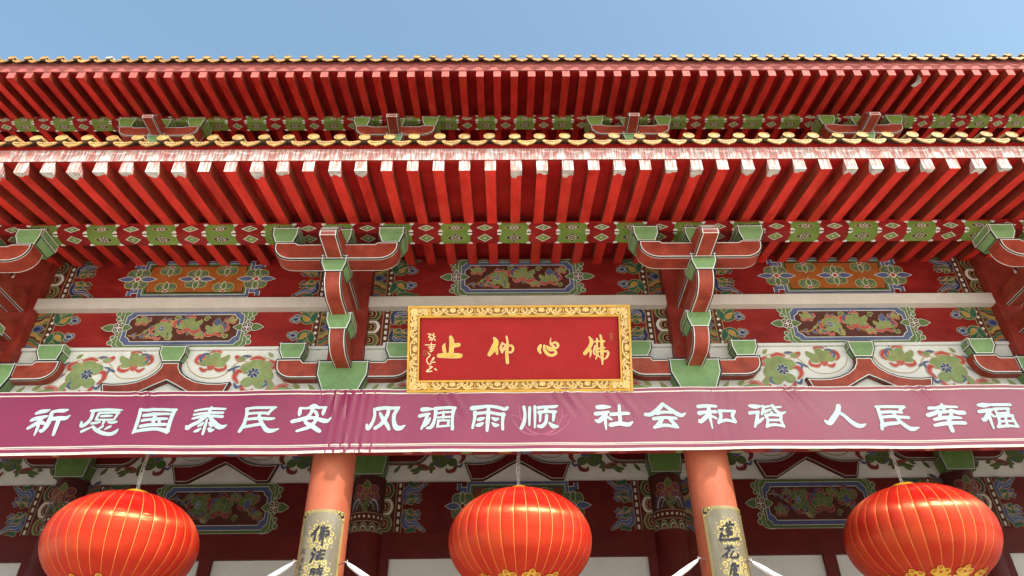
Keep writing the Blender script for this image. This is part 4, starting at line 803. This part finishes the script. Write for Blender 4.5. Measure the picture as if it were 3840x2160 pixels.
for c in (-6.75, -2.25, 2.25, 6.75):
    b = MB(); b.box(c-0.225, c+0.225, 8.30, 8.499, 6.27, 8.05, 'red_pilaster'); part('pilaster', b, (c, 8.3, 7))
    b = MB(); rows = []
    for z in (0, 0.3, 1.2, 2.4, 3.6, 4.4, 5.2, 5.80):
        r = 0.272-0.022*(z/5.86)**1.5
        rows.append([(c+r*math.cos(2*math.pi*i/40), 8.489+r*math.sin(2*math.pi*i/40), z) for i in range(40)])
    b.grid(rows, 'column_red', True)
    part('front_column', b, (c, 8.489, 0), smooth=True)
# second-storey wall, behind the lower roof
b = MB(); b.box(-12.5, 12.5, 11.07, 11.3, 8.8, 13.2, 'red_panel'); part('wall', b, (0, 11.1, 11), label='red wall of the second storey')

# ---- porch: ceiling and inner front
PAL.update(PORCH_SHADE)
b = MB(); b.box(-11, 11, 8.50, 11.4, 6.60, 6.72, 'dimmed_red'); part('porch_ceiling', b, (0, 9.8, 6.6))
b = MB(); b.box(-11, 11, 11.02, 11.3, 0, 6.6, 'dimmed_red'); part('inner_wall', b, (0, 11.1, 3))
IY = 10.9
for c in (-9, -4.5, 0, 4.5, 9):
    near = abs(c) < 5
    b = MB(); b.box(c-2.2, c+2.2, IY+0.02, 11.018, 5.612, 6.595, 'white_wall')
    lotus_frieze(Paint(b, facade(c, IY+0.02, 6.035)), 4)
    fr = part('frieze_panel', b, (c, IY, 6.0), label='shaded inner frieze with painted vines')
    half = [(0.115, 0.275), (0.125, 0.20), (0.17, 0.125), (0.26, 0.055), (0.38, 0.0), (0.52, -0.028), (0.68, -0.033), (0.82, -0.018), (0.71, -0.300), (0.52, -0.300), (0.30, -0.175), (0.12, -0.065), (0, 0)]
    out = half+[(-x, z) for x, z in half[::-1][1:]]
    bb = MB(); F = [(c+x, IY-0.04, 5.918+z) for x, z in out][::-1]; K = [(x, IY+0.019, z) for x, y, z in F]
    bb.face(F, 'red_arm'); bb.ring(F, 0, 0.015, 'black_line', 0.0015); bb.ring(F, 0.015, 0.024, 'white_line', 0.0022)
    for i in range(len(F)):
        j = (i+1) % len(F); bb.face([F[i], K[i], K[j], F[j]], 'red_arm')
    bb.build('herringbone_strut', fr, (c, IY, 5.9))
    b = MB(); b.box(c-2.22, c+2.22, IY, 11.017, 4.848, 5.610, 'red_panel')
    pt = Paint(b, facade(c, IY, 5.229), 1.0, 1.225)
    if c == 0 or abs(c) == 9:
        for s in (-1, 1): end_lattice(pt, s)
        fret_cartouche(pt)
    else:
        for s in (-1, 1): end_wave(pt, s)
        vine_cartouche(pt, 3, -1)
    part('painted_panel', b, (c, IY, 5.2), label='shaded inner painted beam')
    b = MB(); b.box(c-2.22, c+2.22, IY+0.012, 11.017, 4.488, 4.8475, 'dimmed_red'); part('inner_lintel', b, (c, IY, 4.6))
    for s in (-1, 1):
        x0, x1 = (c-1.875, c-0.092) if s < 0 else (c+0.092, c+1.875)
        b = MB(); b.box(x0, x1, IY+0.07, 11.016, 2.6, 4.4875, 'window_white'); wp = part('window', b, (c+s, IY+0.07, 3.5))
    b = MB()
    for x0, x1 in ((c-2.22, c-1.876), (c-0.091, c+0.091), (c+1.876, c+2.22)): b.box(x0, x1, IY+0.014, 11.015, 2.6, 4.487, 'dimmed_red')
    b.box(c-2.22, c+2.22, IY+0.016, 11.014, 0, 2.598, 'dimmed_red')
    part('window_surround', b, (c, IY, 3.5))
def column_face(X, Y, r, zc): return lambda u, v, h: (X+(r+0.004+h)*math.sin(u/r), Y-(r+0.004+h)*math.cos(u/r), zc+v)
icol = None
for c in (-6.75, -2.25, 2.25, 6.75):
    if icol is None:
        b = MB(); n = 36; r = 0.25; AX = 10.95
        b.grid([[(c+r*math.cos(2*math.pi*i/n), AX+r*math.sin(2*math.pi*i/n), z) for i in range(n)] for z in (0, 1.5, 3, 4.0, 4.81)], 'dimmed_red', True)
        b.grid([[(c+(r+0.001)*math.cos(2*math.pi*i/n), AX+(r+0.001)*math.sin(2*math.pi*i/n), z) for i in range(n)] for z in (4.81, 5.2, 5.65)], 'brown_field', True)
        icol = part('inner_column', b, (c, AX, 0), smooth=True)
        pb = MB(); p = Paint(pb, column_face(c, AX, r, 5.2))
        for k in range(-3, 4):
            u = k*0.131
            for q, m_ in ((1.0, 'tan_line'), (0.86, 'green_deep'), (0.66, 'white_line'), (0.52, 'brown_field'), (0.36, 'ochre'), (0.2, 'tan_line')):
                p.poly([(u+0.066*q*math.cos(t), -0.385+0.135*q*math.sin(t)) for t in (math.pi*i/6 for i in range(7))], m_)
        for k in range(-9, 10): p.poly(rect(k*0.045-0.022, -0.235, k*0.045+0.022, -0.11), 'dimmed_red' if k % 2 else 'brown_field')
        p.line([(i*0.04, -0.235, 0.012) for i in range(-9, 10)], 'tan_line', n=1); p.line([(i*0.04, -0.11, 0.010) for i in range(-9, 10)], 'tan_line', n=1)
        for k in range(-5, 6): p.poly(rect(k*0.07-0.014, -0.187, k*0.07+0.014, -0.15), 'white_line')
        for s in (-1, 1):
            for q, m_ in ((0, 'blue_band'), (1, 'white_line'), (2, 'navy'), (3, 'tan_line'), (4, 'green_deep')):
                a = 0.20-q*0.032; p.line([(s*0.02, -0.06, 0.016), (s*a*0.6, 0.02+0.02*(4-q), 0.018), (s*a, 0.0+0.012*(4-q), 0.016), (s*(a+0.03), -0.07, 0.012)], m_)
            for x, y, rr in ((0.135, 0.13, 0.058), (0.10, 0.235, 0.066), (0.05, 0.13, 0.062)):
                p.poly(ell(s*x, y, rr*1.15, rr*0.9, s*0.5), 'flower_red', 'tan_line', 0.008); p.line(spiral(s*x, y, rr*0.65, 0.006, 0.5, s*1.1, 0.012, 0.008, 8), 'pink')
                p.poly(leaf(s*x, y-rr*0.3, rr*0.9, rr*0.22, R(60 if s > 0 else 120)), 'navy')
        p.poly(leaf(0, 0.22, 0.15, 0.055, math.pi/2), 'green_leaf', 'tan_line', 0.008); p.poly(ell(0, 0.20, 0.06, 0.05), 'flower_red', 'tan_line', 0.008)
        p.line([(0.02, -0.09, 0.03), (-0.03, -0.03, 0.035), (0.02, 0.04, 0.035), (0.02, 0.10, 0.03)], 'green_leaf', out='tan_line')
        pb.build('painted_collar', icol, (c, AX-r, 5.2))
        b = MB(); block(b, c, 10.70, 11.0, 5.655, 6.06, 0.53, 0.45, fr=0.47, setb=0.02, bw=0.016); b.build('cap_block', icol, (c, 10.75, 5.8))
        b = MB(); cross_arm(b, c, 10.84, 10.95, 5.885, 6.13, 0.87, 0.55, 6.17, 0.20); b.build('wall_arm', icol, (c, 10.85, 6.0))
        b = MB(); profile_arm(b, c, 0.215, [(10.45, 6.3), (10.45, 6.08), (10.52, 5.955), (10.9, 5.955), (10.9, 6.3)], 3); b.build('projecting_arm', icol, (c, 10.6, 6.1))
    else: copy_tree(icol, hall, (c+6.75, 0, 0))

PAL.clear()
# ------------------------------------------------------------------ banner
BY = 8.12; BX0, BX1 = -6.42, 6.46; BZ0, BZ1 = 4.948, 5.762
def fold(x, z):
    t = (z-BZ0)/(BZ1-BZ0); d = 0.0
    for c, amp, ph in ((-2.15, 1.0, 0.0), (-1.95, 0.55, 1.0), (2.35, 0.22, 2.0)):
        g = math.exp(-((x-c-0.10*(1-t))/0.30)**2)
        d += 0.55*amp*g*(0.016*math.sin((x-c)*58+ph+3.2*(1-t))+0.010*math.sin((x-c)*96+ph*2-2*t))*(0.45+0.55*abs(2*t-0.8))
    for c in (-4.6, -0.9, 0.5, 1.15, 3.3, 4.9):
        g = math.exp(-((x-c-(1-t)*0.35)/0.16)**2)*max(0, t-0.45)
        d += 0.030*g*math.sin((x-c-(1-t)*0.5)*42)
    d += 0.004*math.sin(x*13+6*t)*max(0, t-0.6)*2+0.006*math.sin(x*2.3+1.2*t)+0.006*math.sin(x*5.1-2.2*t)+0.010*math.sin(math.pi*t)
    return d
def sag(x, z):
    k = ((x+2.2)/2.2) % 2.0-1; t = (z-BZ0)/(BZ1-BZ0)
    return z-0.010*(1-k*k)*t*0.6-0.006*math.sin(x*1.7)*(1-t)
def bpnt(x, z, h=0.0): return (x, BY-fold(x, z)-h, sag(x, z))
ban = MB(); nx, nz = 420, 16
zr = [BZ0+(BZ1-BZ0)*j/nz for j in range(nz+1)]
ban.grid([[bpnt(BX0+(BX1-BX0)*i/nx, z) for i in range(nx+1)] for z in zr], 'banner_cloth')
banner = ban.build('banner', None, (0, BY, 5.35), True, label='long purple cloth banner with pale clerical characters stretched across the columns', category='banner')
ln = MB()
def hline(z0, z1, m, x0=BX0, x1=BX1, h=0.002):
    n = 300; ln.grid([[bpnt(x0+(x1-x0)*i/n, z, h) for i in range(n+1)] for z in (z0, z1)], m)
hline(BZ0-0.002, BZ0+0.030, 'banner_cream'); hline(BZ0+0.072, BZ0+0.079, 'banner_cream', BX0+0.09); hline(BZ0+0.088, BZ0+0.102, 'banner_cream', BX0+0.09)
hline(BZ1-0.060, BZ1-0.044, 'banner_cream', BX0+0.09); hline(BZ1-0.006, BZ1+0.004, 'banner_cream')
for xa in (BX0+0.085, BX1-0.10): ln.grid([[bpnt(x, z, 0.0025) for x in (xa, xa+0.014)] for z in zr[2:16]], 'banner_cream')
for i in range(-30, 31):
    q = i*0.21; ln.face([bpnt(q+a*0.004, BZ0+0.014+c*0.004, 0.004) for a, c in ((-1, -1), (1, -1), (1, 1), (-1, 1))], 'carve_shadow')
ln.build('hem_lines', banner, (0, BY, 5.35))
for gtxt in BANNER_TEXT:
    S_ = strokes(gtxt); tb = MB(); p = Paint(tb, lambda u, v, h: bpnt(u, v+5.35, h), step=0.0001, base=0.006)
    for st in S_: p.line(st, 'banner_white', n=4)
    xs = [q[0] for st in S_ for q in st]
    p2 = Paint(tb, lambda u, v, h: bpnt(u, v+5.35, h), step=0.00002, base=0.0040)
    for st in S_: p2.line([(a, c, w_+0.005) for a, c, w_ in st], 'banner_cream', n=4)
    p3 = Paint(tb, lambda u, v, h: bpnt(u, v+5.35, h), step=0.00002, base=0.0030)
    for st in S_: p3.line([(a, c, w_+0.011) for a, c, w_ in st], 'navy', n=4)
    tb.build('character', banner, (sum(xs)/len(xs), BY, 5.35))
lb = MB(); p = Paint(lb, lambda u, v, h: bpnt(u, v+5.35, h), step=0.00003, base=0.0012)
for st in strokes(LOTUS): p.line(st, 'banner_pale', n=4)
lb.build('lotus_emblem', banner, (0, BY, 5.35), label='faint pink lotus emblem')

# ------------------------------------------------------------------ plaque
A0 = Vector((0, 8.13, 5.764)); A1 = Vector((0, 7.716, 6.706)); UP = (A1-A0).normalized(); NB = Vector((1, 0, 0)).cross(UP)  # NB points out to the front
if NB.y > 0: NB = -NB
def PQ(u, v, h=0.0):
    q = A0+UP*v+NB*h; return (u, q.y, q.z)
plaque = thing('hanging_plaque', PQ(0, 0.5), label='carved gold-framed red name board with four gold characters, tilted forward above the banner', category='plaque')
def slab(b, poly, h0, h1, m, ms=None):
    F = [PQ(u, v, h1) for u, v in poly]; K = [PQ(u, v, h0) for u, v in poly]; b.prism(F, K, m)
b = MB(); slab(b, rect(-1.25, 0.09, 1.25, 0.90), -0.04, 0.0, 'plaque_red'); b.build('board', plaque, PQ(0, 0.5))
b = MB(); o_ = (-1.388, -0.04, 1.388, 1.032); W_ = 0.148
for q in (rect(o_[0], o_[1], o_[2], o_[1]+W_), rect(o_[0], o_[3]-W_, o_[2], o_[3]), rect(o_[0], o_[1]+W_, o_[0]+W_, o_[3]-W_), rect(o_[2]-W_, o_[1]+W_, o_[2], o_[3]-W_)): slab(b, q, -0.05, 0.025, 'plaque_gold')
def molding(x0, y0, x1, y1, w_, h1):
    for q in (rect(x0, y0, x1, y0+w_), rect(x0, y1-w_, x1, y1), rect(x0, y0+w_, x0+w_, y1-w_), rect(x1-w_, y0+w_, x1, y1-w_)): slab(b, q, 0.0, h1, 'plaque_gold')
molding(o_[0], o_[1], o_[2], o_[3], 0.026, 0.046); molding(-1.262, 0.084, 1.262, 0.910, 0.022, 0.048)
frame = b.build('frame', plaque, PQ(0, 1.0))
def scroll_panel(L, W2):
    """one run of carved vine: returns strokes (u along, v across)"""
    out = []
    for s in (-1, 1):
        out += [spiral(s*L*0.30, W2*0.15, W2*0.75, W2*0.1, math.pi*(0.5 if s > 0 else 0.5), -s*1.25, 0.013, 0.010, 14),
                spiral(s*L*0.62, -W2*0.2, W2*0.70, W2*0.1, -math.pi*0.5, s*1.25, 0.013, 0.010, 14),
                spiral(s*L*0.88, W2*0.35, W2*0.50, W2*0.08, math.pi*0.5, -s*1.1, 0.012, 0.009, 12),
                [(0, -W2*0.8, 0.012), (s*L*0.16, -W2*0.75, 0.013), (s*L*0.30, -W2*0.62, 0.012)],
                [(s*L*0.30, W2*0.88, 0.012), (s*L*0.45, W2*0.4, 0.012), (s*L*0.55, -W2*0.6, 0.012), (s*L*0.75, -W2*0.9, 0.011), (s*L*0.98, -W2*0.6, 0.012)],
                [(s*L*0.08, W2*0.8, 0.014), (s*L*0.12, W2*0.2, 0.014), (0, -W2*0.1, 0.013)],
                [(s*L*0.45, W2*0.75, 0.02), (s*L*0.48, W2*0.55, 0.024)], [(s*L*0.80, -W2*0.35, 0.022), (s*L*0.84, -W2*0.2, 0.02)], [(s*L*0.72, W2*0.85, 0.018), (s*L*0.70, W2*0.65, 0.02)]]
    out.append([(0, W2*0.75, 0.022), (0, W2*0.35, 0.03)])
    return out
runs = []
for v in (1.032-0.074, -0.04+0.080):
    for u in (-0.83, -0.277, 0.277, 0.83): runs.append((u, v, 0.262, 0.047, 0))
for u in (-1.314, 1.314): runs.append((u, 0.497, 0.27, 0.047, 1))
for u in (-1.314, 1.314):
    for v in (1.032-0.15, -0.04+0.15): runs.append((u, v, 0.115, 0.046, 1))
    for v in (1.032-0.074, -0.04+0.080): runs.append((u*0.945, v, 0.105, 0.044, 0))
for u, v, L, W2, vert in runs:
    b = MB(); tr = (lambda a, c: (u+a, v+c)) if not vert else (lambda a, c: (u+c, v+a))
    b.face([PQ(*tr(a, c), 0.0256) for a, c in rect(-L*1.03, -W2*1.05, L*1.03, W2*1.05)], 'carve_shadow' )
    p = Paint(b, lambda a, c, h: PQ(*tr(a, c), h), step=0.0002, base=0.034)
    for st in scroll_panel(L, W2):
        p.line([(a, c, w_*1.3) for a, c, w_ in st], 'carved_gold', n=2)
    b.build('carved_scroll', frame, PQ(u, v))
for gt in PLAQUE_TEXT:
    b = MB(); p = Paint(b, PQ, step=0.0003, base=0.006); S_ = strokes(gt)
    for st in S_: p.line(st, 'letter_rim', n=4)
    p.base = 0.011
    for st in S_: p.line([(a, c, max(w_-0.016, 0.004)) for a, c, w_ in st], 'letter_gold', n=4)
    xs = [q for st in S_ for q in st]; b.build('character', plaque, PQ(sum(q[0] for q in xs)/len(xs), sum(q[1] for q in xs)/len(xs)))
b = MB(); p = Paint(b, PQ, step=0.0002, base=0.006)
for st in strokes(SIGNATURE): p.line([(a, c, w_*1.25) for a, c, w_ in st], 'letter_rim', n=3)
b.build('signature', plaque, PQ(-1.1, 0.5))
for q in (rect(-1.196, 0.414, -1.137, 0.476), rect(1.130, 0.588, 1.166, 0.681)):
    b = MB(); p = Paint(b, PQ, base=0.004)
    for d in (0.0, 0.006):
        qq = inset2(q, d); p.poly(qq, 'ochre' if d == 0 else 'plaque_red')
    rr = random.Random(2)
    for i in range(9): 
        x, y = rr.uniform(q[0][0]+0.012, q[1][0]-0.012), rr.uniform(q[0][1]+0.012, q[2][1]-0.012); p.line([(x-0.008, y, 0.004), (x+0.008, y+rr.uniform(-0.012, 0.012), 0.004)], 'ochre', n=1)
    b.build('seal', plaque, PQ(q[0][0], q[0][1]))

# ------------------------------------------------------------------ couplet boards
def couplet(X, du, texts, note, lab):
    r0 = 0.274; Y = 8.489
    t = thing('couplet_board', (X, Y-r0, 3.2), label=lab, category='sign board', group='couplet boards on the front columns')
    a0, a1 = -0.262+du, 0.262+du
    F = lambda u, v, h: (X+(r0+0.004+h)*math.sin(u/r0), Y-(r0+0.004+h)*math.cos(u/r0), 4.0+v)
    b = MB(); n = 28
    topz = lambda u: 0.318
    for z in range(10):
        za, zb = -2.4+z*0.2718, -2.4+(z+1)*0.2718
        b.grid([[F(a0+(a1-a0)*i/n, q, 0) for i in range(n+1)] for q in (za, zb)], 'board_olive')
    for u in (a0, a1): b.face([F(u, -2.4, 0), F(u, -2.4, -0.03), F(u, 0.318, -0.03), F(u, 0.318, 0)], 'board_gold')
    b.grid([[F(a0+(a1-a0)*i/n, 0.318, h) for i in range(n+1)] for h in (0, -0.02)], 'board_gold')
    b.build('board', t, (X, Y-r0, 3.2))
    b = MB(); p = Paint(b, F, base=0.001)
    def run(pts, w_, m):
        q = []
        for (x0, y0), (x1, y1) in zip(pts[:-1], pts[1:]):
            k = max(1, int(math.hypot(x1-x0, y1-y0)/0.03)); q += [(x0+(x1-x0)*i/k, y0+(y1-y0)*i/k, w_) for i in range(k)]
        q.append((*pts[-1], w_)); p.line(q, m, n=1, cap=False)
    m0, m1 = (a0+a1)/2, (a1-a0)/2
    # black corners with gold scrolls, triple gold border line cut in at the corners
    for s in (-1, 1):
        c0 = m0+s*m1
        for i in range(6):
            x0 = c0-s*0.018*i; p.poly([(x0, 0.315), (x0-s*0.019, 0.315), (x0-s*0.019, 0.315-(0.125-0.021*i)), (x0, 0.315-(0.135-0.021*i))], 'black_line')
        for x, y, rr in ((0.038, 0.285, 0.022), (0.085, 0.298, 0.013), (0.016, 0.228, 0.013)):
            p.line(spiral(c0-s*x, y, rr, 0.004, 0.8, s*1.3, 0.009, 0.007, 10), 'board_gold')
    for d, w_ in ((0.003, 0.006), (0.016, 0.004), (0.026, 0.004)):
        cz = 0.312-d
        run([(m0-(m1-d), -2.4), (m0-(m1-d), 0.312-0.11)], w_, 'board_gold'); run([(m0+(m1-d), -2.4), (m0+(m1-d), 0.312-0.11)], w_, 'board_gold')
        if d == 0.003: run([(m0-m1, cz), (m0+m1, cz)], w_, 'board_gold'); run([(m0-m1+d, 0.2), (m0-m1+d, cz)], w_, 'board_gold'); run([(m0+m1-d, 0.2), (m0+m1-d, cz)], w_, 'board_gold')
        else:
            for s in (-1, 1):
                e = m0+s*(m1-d)
                run([(e, 0.20), (e-s*0.008, 0.225), (e-s*0.035, 0.235), (e-s*0.045, 0.262), (e-s*0.085, 0.268), (e-s*0.10, cz)], w_, 'board_gold')
            run([(m0-(m1-d)+0.10, cz), (m0+(m1-d)-0.10, cz)], w_, 'board_gold')
    b.build('border', t, (X, Y-r0, 4.1))
    for vz in (0.015, -0.365, -0.745):
        b = MB(); p = Paint(b, F, base=0.0012); cu = du+0.01
        for i in range(10):
            a = 2*math.pi*i/10+0.3; q = (cu+0.128*math.cos(a), vz+0.138*math.sin(a))
            p.line(spiral(q[0], q[1], 0.034, 0.008, a+1.9, 1.1, 0.014, 0.010, 10), 'board_gold')
            a2 = a+0.314; p.poly([(cu+0.168*math.cos(a2)+0.012*math.cos(k), vz+0.178*math.sin(a2)+0.012*math.sin(k)) for k in (a2, a2+2.1, a2+4.2)], 'board_gold')
        for i in range(8):
            a = 2*math.pi*i/8; q = (cu+0.055*math.cos(a), vz+0.06*math.sin(a)); p.line(spiral(q[0], q[1], 0.022, 0.010, a, 1.0, 0.012, 0.010, 8), 'board_gold')
        b.build('medallion', t, (X, Y-r0, 4.0+vz))
    for k, tx in enumerate(texts):
        b = MB(); p = Paint(b, F, step=0.0003, base=0.007)
        S_ = strokes(tx)
        for st in S_: p.line([(a_, c_, w_*1.3) for a_, c_, w_ in st], 'board_letter', n=3)
        b.build('character', t, (X, Y-r0, 4.0))
    if note:
        b = MB(); p = Paint(b, F, step=0.0001, base=0.003)
        for st in strokes(note): p.line([(a, c, w_*0.8) for a, c, w_ in st], 'black_line', n=2)
        b.build('small_inscription', t, (X, Y-r0, 3.8))
couplet(-2.247, 0.012, COUPLET_A, COUPLET_NOTE, 'weathered bronze couplet board with small side inscription on the left column')
couplet(2.247, 0.045, COUPLET_B, None, 'weathered bronze couplet board without side inscription on the right column')

# ------------------------------------------------------------------ lanterns
def lantern(X, lab):
    Y, Zc, A, H = 8.4, 3.985, 0.80, 0.565
    t = thing('red_lantern', (X, Y, Zc), label=lab, category='lantern', group='red lanterns hanging under the banner')
    b = MB(); G = 36; sub = [0, 0.035, 0.15, 0.3, 0.5, 0.7, 0.85, 0.965]; rnd = random.Random(int(X*10)+7)
    rows = []; lats = [-66+i*(80+66)/90 for i in range(91)]
    amp = [rnd.uniform(0.4, 1.4) for _ in range(G)]; crumple = [rnd.random() < 0.22 for _ in range(G)]; cl = [rnd.uniform(2, 38) for _ in range(G)]; worn = [rnd.random() < 0.3 for _ in range(G)]
    for la in lats:
        c, s = math.cos(R(la)), math.sin(R(la)); row = []
        c = c**0.93
        for k in range(G):
            for q in sub:
                ph = 2*math.pi*(k+q)/G+0.07
                bulge = 1+0.0055*amp[k]*math.sin(math.pi*q)*c-(0.004 if q in (0, 0.035) else 0)
                if crumple[k] and 0.1 < q < 0.6 and abs(la-cl[k]) < 20: bulge += 0.0042*math.sin(la*1.35+k)*math.sin(math.pi*q)**2*(1-abs(la-cl[k])/20)
                row.append((X+A*c*bulge*math.sin(ph), Y-A*c*bulge*math.cos(ph), Zc+H*s*(1+0.006*math.sin(math.pi*q))))
        rows.append(row)
    b.grid(rows, 'lantern_red', True, fn=lambda a, c: 'lantern_seam' if c % 8 == 0 else 'lantern_red_worn' if worn[c//8] else 'lantern_red')
    b.build('body', t, (X, Y, Zc), True)
    b = MB(); prof = [(0.16, 0.548), (0.175, 0.556), (0.16, 0.566), (0.145, 0.570), (0.158, 0.580), (0.142, 0.590), (0.125, 0.594), (0.135, 0.604), (0.118, 0.613), (0.0, 0.615)]
    b.grid([[(X+max(r_, 0.001)*math.cos(2*math.pi*i/32), Y+max(r_, 0.001)*math.sin(2*math.pi*i/32), Zc+z) for i in range(32)] for r_, z in prof], 'lantern_gold', True)
    b.build('top_collar', t, (X, Y, Zc+0.56), True)
    b = MB(); prof = [(0.335, -0.515), (0.33, -0.55), (0.27, -0.56), (0.26, -0.60), (0.001, -0.605)]
    b.grid([[(X+r_*math.cos(2*math.pi*i/32), Y+r_*math.sin(2*math.pi*i/32), Zc+z) for i in range(32)] for r_, z in prof], 'lantern_gold', True)
    b.build('bottom_collar', t, (X, Y, Zc-0.56), True)
    # gold cloud trims round the lower part
    tr = None
    for k in range(12):
        a = 2*math.pi*(k+0.5)/12-0.05
        if tr is None:
            def LP(u, v, h):
                la = R(-58)+v/0.62; c = math.cos(la)**0.93; ph = a+u/(A*max(c, 0.2)); k_ = 1.014+h
                return (X+A*c*k_*math.sin(ph), Y-A*c*k_*math.cos(ph), Zc+H*math.sin(la)*k_)
            b = MB(); p = Paint(b, LP, base=0.002)
            p.poly(ell(0, 0.02, 0.085, 0.055, 0, 18), 'lantern_gold')
            for x, y, r_ in ((-0.062, 0.035, 0.036), (0.062, 0.035, 0.036), (0, 0.075, 0.036)):
                p.dot(x, y, r_, 'lantern_gold'); p.line(spiral(x, y, r_*0.62, 0.005, 0.3, 1.2, 0.009, 0.007, 10), 'lantern_red')
            p.dot(0, 0.025, 0.016, 'lantern_red'); p.line([(-0.09, -0.03, 0.02), (0, -0.045, 0.02), (0.09, -0.03, 0.02)], 'lantern_gold')
            tr = b.build('gold_trim', t, (X, Y, Zc)); base = a
        else:
            c = copy_part(tr, t, (X, Y, Zc)); c.rotation_euler = (0, 0, a-base)
    b = MB(); prof = [(0.15, -0.605), (0.17, -0.66), (0.15, -0.95), (0.17, -1.15), (0.001, -1.16)]
    b.grid([[(X+r_*(1+0.05*(i % 2))*math.cos(2*math.pi*i/48), Y+r_*(1+0.05*(i % 2))*math.sin(2*math.pi*i/48), Zc+z) for i in range(48)] for r_, z in prof], 'lantern_gold', True)
    b.build('tassel', t, (X, Y, Zc-0.7))
    b = MB(); z = Zc+0.61; k = 0
    while z < 5.06:
        rows = []; Lh, Wd, rr = 0.022, 0.012, 0.0042
        for i in range(14):
            a_ = 2*math.pi*i/14; u, v = Wd*math.cos(a_), (Lh if math.sin(a_) > 0 else Lh)*math.sin(a_)
            du_, dv_ = math.cos(a_), math.sin(a_)
            ring = []
            for j in range(5):
                f = 2*math.pi*j/5; e, o2 = rr*math.cos(f), rr*math.sin(f)
                q = (u+du_*e, o2, v+dv_*e)
                ring.append((X+(q[0] if k % 2 else q[1]), Y+(q[1] if k % 2 else q[0]), z+0.02+q[2]))
            rows.append(ring)
        rows.append(rows[0]); b.grid(rows, 'chain_steel', True); z += 0.033; k += 1
    b.tube([(X, Y, 5.05), (X, Y, 5.03), (X+0.02, Y, 5.01), (X, Y, 4.99)], 0.006, 'chain_steel', 6)
    b.build('chain', t, (X, Y, 4.8))
    b = MB(); b.tube([(X-0.012, Y-0.01, 5.05), (X-0.03, Y-0.01, 4.85), (X-0.016, Y-0.01, Zc+0.60)], 0.0022, 'white_band', 6); b.build('power_cord', t, (X, Y, 4.8))
lantern(-4.47, 'big red silk lantern hanging left of the couplet columns')
lantern(-0.025, 'big red silk lantern hanging between the two couplet columns')
lantern(4.49, 'big red silk lantern hanging right of the couplet columns')

# ------------------------------------------------------------------ wrapped garland ropes between the columns
def swag(xa, xb, za, zb, sagd, lab, ends):
    t = thing('wrapped_rope', ((xa+xb)/2, 8.27, (za+zb)/2-sagd), label=lab, category='rope', group='white wrapped ropes slung between the columns')
    n = 60; rnd = random.Random(int(xa*10)); pts = []; tp = []
    for i in range(n+1):
        s = i/n; x = xa+(xb-xa)*s; z = za+(zb-za)*s-4*sagd*s*(1-s)
        pts.append((x, 8.27, z)); tp.append((0.55 if i in (0, n) else 0.85 if i in (1, n-1) else 1.0)+rnd.uniform(-0.09, 0.10))
    b = MB(); b.tube(pts, 0.030, 'wrap_white', 12, tp); b.build('cloth_wrap', t, pts[n//2], True)
    for e in ends:
        q = pts[0] if e < 0 else pts[-1]; s = 1 if e < 0 else -1
        b = MB(); b.tube([(q[0]+s*0.02, q[1], q[2]-0.01), (q[0]-s*0.025, q[1], q[2]+0.015), (q[0]-s*0.075, q[1]+0.02, q[2]+0.012), (q[0]-s*0.11, q[1]+0.06, q[2]+0.01)], 0.006, 'wire', 6)
        b.tube([(q[0], q[1], q[2]), (q[0]-s*0.012, q[1]-0.012, q[2]+0.04)], 0.004, 'wrap_white', 5); b.tube([(q[0], q[1], q[2]), (q[0]-s*0.035, q[1]-0.01, q[2]+0.028)], 0.004, 'wrap_white', 5)
        b.build('tie_wire', t, q)
swag(-1.90, 1.905, 3.732, 3.735, 0.66, 'white cloth-wrapped rope slung between the two couplet columns', (-1, 1))
swag(-6.3, -2.50, 3.74, 3.745, 0.66, 'white cloth-wrapped rope running left from the left couplet column', (1,))
swag(2.50, 6.3, 3.71, 3.74, 0.66, 'white cloth-wrapped rope running right from the right couplet column', (-1,))
